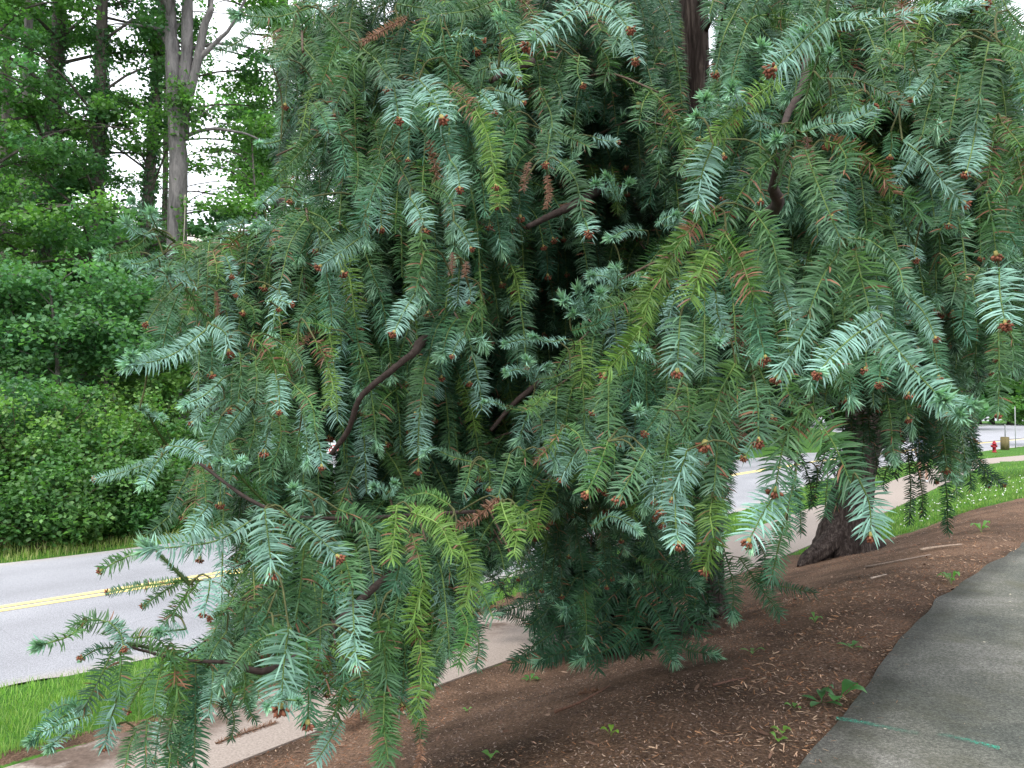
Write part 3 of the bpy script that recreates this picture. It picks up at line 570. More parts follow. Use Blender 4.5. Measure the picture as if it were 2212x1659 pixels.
# no-parking plate on its post beyond the road
sg = P(722, 1010, 19.0); sg = np.array([sg[0], sg[1], 0.0]); sg[2] = Hs(sg[0], sg[1]); so_ = empty('parking_sign', sg); tag(so_, 'small white sign plate with a red circle and slash across the road', 'sign')
A_ = LAcc(sg); tube(A_, [sg, sg + (0, 0, 1.85)], .028, 8, (.42, .45, .47)); A_.build('post', M['matte'], so_)
A_ = LAcc(sg); cc = sg + (0, -.05, 1.55)
V = []; w_, h_, r_ = .17, .24, .05
for cx, cy, a0 in ((w_ - r_, h_ - r_, 0), (-w_ + r_, h_ - r_, 90), (-w_ + r_, -h_ + r_, 180), (w_ - r_, -h_ + r_, 270)):
    for k in range(5): an = rad(a0 + k * 22.5); V.append((cx + r_ * math.cos(an), cy + r_ * math.sin(an)))
m_ = len(V); F = [cc + (x, 0, y) for x, y in V] + [cc + (x, .008, y) for x, y in V]
A_.add(F, [[k, (k + 1) % m_, m_ + (k + 1) % m_, m_ + k] for k in range(m_)], [[0, k + 1, k] for k in range(1, m_ - 1)] + [[m_, m_ + k, m_ + k + 1] for k in range(1, m_ - 1)], (.82, .82, .84))
A_.build('plate', M['matte'], so_)
A_ = LAcc(sg); rc = cc + (0, -.004, .08)
for k in range(28):
    a0, a1 = k / 28 * 6.2832, (k + 1) / 28 * 6.2832
    A_.add([rc + (math.cos(a) * r, 0, math.sin(a) * r) for a in (a0, a1) for r in (.085, .11)], [[0, 1, 3, 2]], None, (.6, .03, .03))
A_.add([rc + (x, -.001, z) for x, z in ((-.068, .052), (-.052, .068), (.068, -.052), (.052, -.068))], [[0, 1, 2, 3]], None, (.6, .03, .03))
A_.build('prohibition_ring', M['matte'], so_)
A_ = LAcc(sg)
for k, z in enumerate((-.06, -.095, -.13, -.165)): box(A_, cc + (0, -.004, z), (.2 - .03 * (k % 2), .003, .014), (.15, .15, .17))
A_.build('lettering', M['matte'], so_)

# ---------------------------------------------------------------- walker on the lower path, mostly hidden by drooping twigs
wp = P(1995, 1040, 26.3); wx, wy = wp[0], wp[1]; wz = Hs(wx, wy) + .015; wr = empty('person', (wx, wy, wz)); tag(wr, 'walker in a yellow cap and white shoes on the lower path behind the drooping twigs', 'person')
def skin(name, verts, edges, rads, mt, parent, root=0, sub=2):
    me = bpy.data.meshes.new(name); me.from_pydata([tuple(v) for v in verts], edges, []); o = bpy.data.objects.new(name, me); COL.objects.link(o); o.parent = parent
    md = o.modifiers.new('skin', 'SKIN'); md.use_smooth_shade = True
    for k, v in enumerate(me.skin_vertices[0].data): v.radius = rads[k] if isinstance(rads[k], tuple) else (rads[k], rads[k]); v.use_root = (k == root)
    s = o.modifiers.new('subsurf', 'SUBSURF'); s.levels = s.render_levels = sub; me.materials.append(mt); return o
def plain(nm, c, r=.6):
    m, t, b = mat(nm, r, .3); t.links.new(mixc(t, 1.0, c, ramp(t, noise(t, 30, 3), [(.3, (.85,) * 3), (.7, (1.12,) * 3)]), 'MULTIPLY'), b.inputs['Base Color']); return m
MS = plain('skin_tone', (.50, .30, .22), .5); MT = plain('shirt_cloth', (.10, .13, .17)); MC = plain('cap_cloth', (.75, .5, .06)); MSh = plain('shorts_cloth', (.08, .09, .13)); MH = plain('hair', (.05, .03, .02)); MW = plain('white_shoe', (.75, .78, .82))
V = [(0, 0, .95), (0, 0, 1.12), (0, -.01, 1.3), (0, 0, 1.43), (0, -.01, 1.5), (0, -.03, 1.58), (0, -.04, 1.68),
     (.09, 0, .9), (.1, -.1, .5), (.1, -.03, .1), (.1, -.15, .04), (-.09, 0, .9), (-.1, .08, .5), (-.1, .22, .12), (-.1, .12, .05),
     (.17, 0, 1.4), (.22, .05, 1.13), (.21, -.06, .9), (.21, -.1, .82), (-.17, 0, 1.4), (-.22, -.03, 1.13), (-.21, -.16, .93), (-.21, -.2, .86)]
E = [(0, 1), (1, 2), (2, 3), (3, 4), (4, 5), (5, 6), (0, 7), (7, 8), (8, 9), (9, 10), (0, 11), (11, 12), (12, 13), (13, 14), (3, 15), (15, 16), (16, 17), (17, 18), (3, 19), (19, 20), (20, 21), (21, 22)]
RD = [(.15, .11), (.13, .1), (.15, .1), (.12, .08), .05, .075, .07, .085, .055, .038, .035, .085, .055, .038, .035, .05, .038, .028, .025, .05, .038, .028, .025]
skin('body', V, E, RD, MS, wr)
skin('shirt', [(0, 0, .98), (0, 0, 1.12), (0, -.01, 1.3), (0, 0, 1.42), (.17, 0, 1.4), (.215, .04, 1.18), (-.17, 0, 1.4), (-.215, -.02, 1.18)], [(0, 1), (1, 2), (2, 3), (3, 4), (4, 5), (3, 6), (6, 7)], [(.165, .125), (.15, .115), (.165, .115), (.13, .09), .065, .055, .065, .055], MT, wr)
skin('shorts', [(0, 0, .98), (.09, 0, .88), (.1, -.07, .6), (-.09, 0, .88), (-.1, .05, .6)], [(0, 1), (1, 2), (0, 3), (3, 4)], [(.165, .125), .105, .085, .105, .085], MSh, wr)
skin('hair', [(0, -.0, 1.66), (0, .03, 1.72), (0, .04, 1.6)], [(0, 1), (0, 2)], [.085, .07, .07], MH, wr)
skin('cap', [(0, .0, 1.72), (0, -.03, 1.735), (0, -.13, 1.70)], [(0, 1), (1, 2)], [.10, .10, (.08, .012)], MC, wr)
for x0, y0 in ((.1, -.06), (-.1, .18)): skin('shoe', [(x0, y0 + .06, .06), (x0, y0 - .06, .045), (x0, y0 - .17, .035)], [(0, 1), (1, 2)], [.05, .045, .035], MW, wr, sub=2)
wr.rotation_euler = (0, 0, rad(150))

# ---------------------------------------------------------------- weeds and fallen sprigs on the mulch
def weed(px, py, sz, nl, lab, col, up=.35, cat='weed', wide=.4, name='weed'):
    g0 = G(px, py, -.2)
    for _ in range(6): g0 = G(px, py, Hs(g0[0], g0[1]))
    g0[2] = Hs(g0[0], g0[1]); r = empty(name, g0); tag(r, lab, cat); a0 = R.uniform(0, 6.28)
    for k in range(nl):
        a = a0 + k * 6.283 / nl + R.normal(0, .25); d = np.array([math.cos(a), math.sin(a), 0]); s = np.array([-d[1], d[0], 0]); L = sz * R.uniform(.7, 1.15); A = LAcc(g0); u = up * R.uniform(.6, 1.5)
        rows = []
        for f, wv, z in ((0, .03, 0), (.2, .10, .5), (.45, .85, .95), (.65, 1.0, 1.1), (.85, .7, 1.05), (1, .05, .85)):
            c = g0 + d * L * f + np.array([0, 0, L * u * z]); rows += [c - s * wide * L * wv / 2 + (0, 0, wv * L * .06), c, c + s * wide * L * wv / 2 + (0, 0, wv * L * .06)]
        A.add(rows, [[i * 3 + j, i * 3 + j + 1, i * 3 + j + 4, i * 3 + j + 3] for i in range(5) for j in range(2)], None, np.array(col) * R.uniform(.8, 1.2)); A.build('leaf', M['grass'], r)
weed(1782, 1508, .065, 1, 'upright single toothed weed leaf by the walkway edge', (.07, .19, .07), 1.7, wide=.75)
weed(1775, 1518, .13, 4, 'flat rosette weed at the foot of the upright leaf', (.09, .23, .08), .15, wide=.35)
weed(1812, 1515, .13, 4, 'bright broad leaved weed touching the walkway edge', (.10, .27, .08), .4, wide=.6)
weed(1145, 1470, .10, 6, 'whorled green seedling below the dark basal fir shoots', (.09, .25, .06), .3, wide=.4)
weed(1320, 1590, .055, 3, 'tiny lime seedling in the pale litter at the bottom centre', (.25, .45, .06), .6, wide=.6)
weed(1715, 1532, .05, 3, 'tiny two leaved sprout left of the rosette weed', (.15, .33, .08), .6, wide=.6)
weed(1690, 1583, .06, 4, 'small pale green sprout in the chips near the bottom of the walkway', (.22, .42, .08), .4, wide=.6)
weed(1680, 1602, .05, 3, 'smallest green sprout just below another in the wood chips', (.18, .38, .07), .5, wide=.6)
weed(1625, 1412, .08, 4, 'pale seedling in the shaded mulch right of the basal shoots', (.16, .3, .10), .3, wide=.4)
weed(1840, 1400, .09, 4, 'low seedling in the mulch near the middle of the walkway edge', (.12, .28, .09), .3, wide=.4)
weed(1010, 1535, .05, 3, 'little sprout at the left of the mulch near hanging fir tips', (.15, .33, .08), .5, wide=.6)
weed(1060, 1640, .06, 3, 'small sprout at the bottom edge of the mulch', (.15, .33, .08), .5, wide=.6)
weed(900, 1560, .07, 4, 'leafy sprout beside the hanging rust tipped fir shoot', (.12, .3, .08), .6, wide=.6)
for px, py, s_, l_ in ((1760, 1345, .06, 'low sprout in the mulch below the forked trunk'), (2055, 1262, .12, 'tuft of green shoots where the mulch meets the walkway'), (1890, 1180, .12, 'scattered pale weed near the mulch and lawn border'), (2120, 1150, .14, 'green weed in the far mulch near the right edge')): weed(px, py, s_, 6, l_, (.14, .32, .08), .7, wide=.4)
def twig(pts, r, lab, col=(.13, .07, .05)):
    V = []
    for px, py in pts:
        g = G(px, py, -.3)
        for _ in range(5): g = G(px, py, Hs(g[0], g[1]))
        V.append(g + (0, 0, r + .012))
    V = np.array(V); A = LAcc(V[0]); tube(A, bez(V, 12), np.linspace(r, r * .5, 12), 6, col, .15); o = A.build('twig', M['twig']); o.location = V[0]; tag(o, lab, 'twig')
twig([(1198, 1546), (1245, 1528), (1280, 1510), (1318, 1488)], .010, 'long curved brown twig lying on the mulch', (.17, .09, .06))
twig([(1988, 1194), (2030, 1187), (2078, 1182)], .02, 'pale stick lying in the far mulch on the right', (.33, .25, .19))
twig([(1870, 1230), (1950, 1215), (2010, 1203)], .014, 'long thin stick in the mulch below the pale stick', (.25, .19, .15))
twig([(1880, 1255), (1915, 1246)], .012, 'short pale stick in the dark mulch patch', (.38, .3, .24))
twig([(1540, 1487), (1585, 1476), (1612, 1472)], .008, 'thin stick beside the pale seedling')

# ---------------------------------------------------------------- the two blue china firs
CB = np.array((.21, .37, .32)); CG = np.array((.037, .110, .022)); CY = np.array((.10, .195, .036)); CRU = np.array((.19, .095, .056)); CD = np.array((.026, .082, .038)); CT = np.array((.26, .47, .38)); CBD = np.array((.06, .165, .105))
STEMG = np.array((.12, .19, .045)); STEMB = np.array((.13, .10, .06))
ncone = []
def shoot(acc, pts, ln, typ, spc=.0045, wd=.0034, lod=0, outv=None, stem=.0024, kpts=12, env=1.0, sw=None):
    """one needled shoot: stem tube and two-ranked, slightly spiralling flat needles"""
    cv = bez(pts, kpts); dd = np.r_[0, np.cumsum(np.linalg.norm(np.diff(cv, axis=0), axis=1))]; L = dd[-1]
    if L < .01: return
    n = max(8, int(L / spc * 2.6)); t = (np.arange(n) + R.rand(n) * .7) / n
    def at(tt): return np.stack([np.interp(tt * L, dd, cv[:, k]) for k in range(3)], 1)
    p = at(t); T = nrm(at(np.clip(t + .03, 0, 1)) - at(np.clip(t - .03, 0, 1)))
    o = nrm(np.array([0, -1, .35]) if outv is None else outv)
    S = nrm(np.cross(T, o)); Nn = np.cross(S, T)
    sg = np.where(np.arange(n) % 2 == 0, 1.0, -1.0)
    phi = np.abs(R.normal(.32, .30, n)); tp = R.rand(n) < .20; phi = np.where(tp, R.uniform(.7, 1.5, n), phi); phi = np.where(R.rand(n) < .15, -phi * .8, phi)
    al = np.interp(t, [0, .12, .8, 1], [1.70, 1.66, 1.52, .95]) + R.normal(0, .10, n); al = np.where(tp, al * .72, al)
    if typ == 'S': al = al * .75
    d = T * np.cos(al)[:, None] + (S * (np.cos(phi) * sg)[:, None] + Nn * np.sin(phi)[:, None]) * np.sin(al)[:, None]
    ev = np.interp(t, [0, .06, .25, .6, .9, 1], [.5, .8, 1.0, 1.0, .90, .72]); ll = ln * (ev * env + (1 - env)) * R.uniform(.85, 1.12, n)
    if typ == 'S': ll = ll * np.where(R.rand(n) < .5, 1.5, 1.0)
    cur = T * .27 + np.array([0, 0, -.05]) - Nn * .18
    w = np.cross(nrm(Nn * .8 + R.normal(0, .28, (n, 3))), d); w = nrm(w)
    base = {'B': CB, 'G': CG, 'Y': CY, 'R': CRU, 'D': CD, 'M': CG * 1.0, 'S': CG * .9, 'K': CBD, 'N': CD * .55}[typ]  # N: deep shade of the basal mound put into the needle colour
    c = base * R.uniform(.72, 1.22) * R.uniform(.8, 1.22, n)[:, None]
    if typ in 'BK': f = (R.rand() * .25 + .55 * (1 - t) * R.rand())[:, None]; c = c * (1 - f) + CG * f * 1.2
    if typ == 'G': f = R.rand() * .32; c = c * (1 - f) + CB * f * .55; 
    if typ in 'GK': f = (R.rand() * .5 * (1 - t))[:, None]; c = c * (1 - f) + CY * f
    if typ == 'G': f = (R.rand() * .28 * t ** 2)[:, None]; c = c * (1 - f) + CB * f * .8
    if typ == 'M':
        f = (vnoise(t * 6 + R.rand() * 50, t * 0, 3) > .52) & (R.rand(n) < .45); c = np.where(f[:, None], CRU * R.uniform(.7, 1.5, n)[:, None], c * .7 + CY * .35)
    if typ in 'GYD' and lod == 0: f = R.rand(n) < .025; c = np.where(f[:, None], CRU * 1.1, c)
    if typ == 'R': c = c * np.array([1, 1, 1]) * .8 + np.array((.32, .2, .12)) * .2 * R.rand(n)[:, None]; ll = ll * R.uniform(.5, 1, n)
    W = w * (wd * R.uniform(.85, 1.15, n))[:, None] / 2; l = ll[:, None]
    def q(s, droop): return p + d * l * s + cur * l * s * s * droop
    if lod == 0:
        V = np.stack([q(0, 1) - W * .7, q(0, 1) + W * .7, q(.4, 1) + W, q(.76, 1) + W * .72, q(1, 1), q(.76, 1) - W * .72, q(.4, 1) - W], 1); k = np.arange(n)[:, None] * 7
        acc.add(V, np.concatenate([np.concatenate([k, k + 1, k + 2, k + 6], 1), np.concatenate([k + 6, k + 2, k + 3, k + 5], 1)]), np.concatenate([k + 5, k + 3, k + 4], 1), np.repeat(c, 7, 0))
    else:
        V = np.stack([q(0, 1) - W * .8, q(0, 1) + W * .8, q(.55, 1) + W, q(1, 1), q(.55, 1) - W], 1); k = np.arange(n)[:, None] * 5
        acc.add(V, np.concatenate([k, k + 1, k + 2, k + 4], 1), np.concatenate([k + 4, k + 2, k + 3], 1), np.repeat(c, 5, 0))
    sc = {'B': STEMG * .9, 'G': STEMG, 'Y': STEMG * 1.4, 'R': CRU * .7, 'M': STEMG * .9 + CRU * .2, 'K': STEMG * .6, 'S': STEMG * .35}.get(typ, STEMG * .55)
    tube(acc, cv, np.linspace(stem * 1.2, stem * .8, kpts), 4, sc, cap=False)
def tuft(acc, p, d, s, col=CT, n=34, wd=.0034):
    """fresh end bud: a brush of short pale needles"""
    d = nrm(d); a = nrm(np.cross(d, R.normal(0, 1, 3))); b = np.cross(d, a); an = R.uniform(0, 6.283, n); op = np.abs(R.normal(.15, .55, n)).clip(0, 1.45)
    dr = d * np.cos(op)[:, None] + (a * np.cos(an)[:, None] + b * np.sin(an)[:, None]) * np.sin(op)[:, None]
    l = (s * R.uniform(.6, 1.1, n))[:, None]; w = nrm(np.cross(dr, R.normal(0, 1, (n, 3)))) * wd / 2; p0 = p + d * s * R.uniform(-.25, .25, n)[:, None]
    V = np.stack([p0 - w, p0 + w, p0 + dr * l * .6 + w, p0 + dr * l, p0 + dr * l * .6 - w], 1); k = np.arange(n)[:, None] * 5
    mixf = (1 - op / 1.5)[:, None] * .5; c = (col * (1 - mixf) + np.array((.24, .44, .14)) * mixf) * R.uniform(.8, 1.15, n)[:, None]
    acc.add(V, np.concatenate([k, k + 1, k + 2, k + 4], 1), np.concatenate([k + 4, k + 2, k + 3], 1), np.repeat(c, 5, 0))
def cone_mesh(acc, p, d, s):
    d = nrm(d); a = nrm(np.cross(d, R.normal(0, 1, 3))); b = np.cross(d, a)
    lathe(acc, p - d * s * .35, [(0, 0), (s * .2, 0), (s * .26, s * .3), (s * .2, s * .5), (0, s * .55)], 6, np.array((.30, .27, .09)), d)
    for k in range(15):
        an = k * 2.4; el = .25 + 1.2 * (k / 15); dr = nrm(d * math.cos(el) + (a * math.cos(an) + b * math.sin(an)) * math.sin(el)); q0 = p + dr * s * .12; e = nrm(np.cross(dr, d + (.01, 0, 0))) * s * .16; f = np.cross(dr, e); c = np.array((.22, .085, .05)) * random.uniform(.6, 1.4); q1 = q0 + dr * s * random.uniform(.35, .5); q2 = q1 + dr * s * .22
        acc.add([q0, q1 + e, q1 + f, q1 - e, q1 - f, q2], None, [[0, 1, 2], [0, 2, 3], [0, 3, 4], [0, 4, 1], [5, 2, 1], [5, 3, 2], [5, 4, 3], [5, 1, 4]], c)
def endbits(acc, cv, flags, s, owner):
    d = cv[-1] - cv[-2]; p = np.asarray(cv[-1])
    if 'c' in flags or 'k' in flags: ncone.append((p + nrm(d) * s * .15, d, s * R.uniform(.42, .6), owner))
    if 't' in flags:
        for _ in range(2 + (R.rand() < .5)): tuft(acc, p - nrm(d) * s * R.uniform(0, .6), nrm(d) + R.normal(0, .45, 3), s * 1.0, n=34, wd=.0042)
    if 'k' in flags: tuft(acc, p + nrm(R.normal(0, 1, 3)) * s * .2, nrm(d) + R.normal(0, .6, 3), s * .7, n=26)

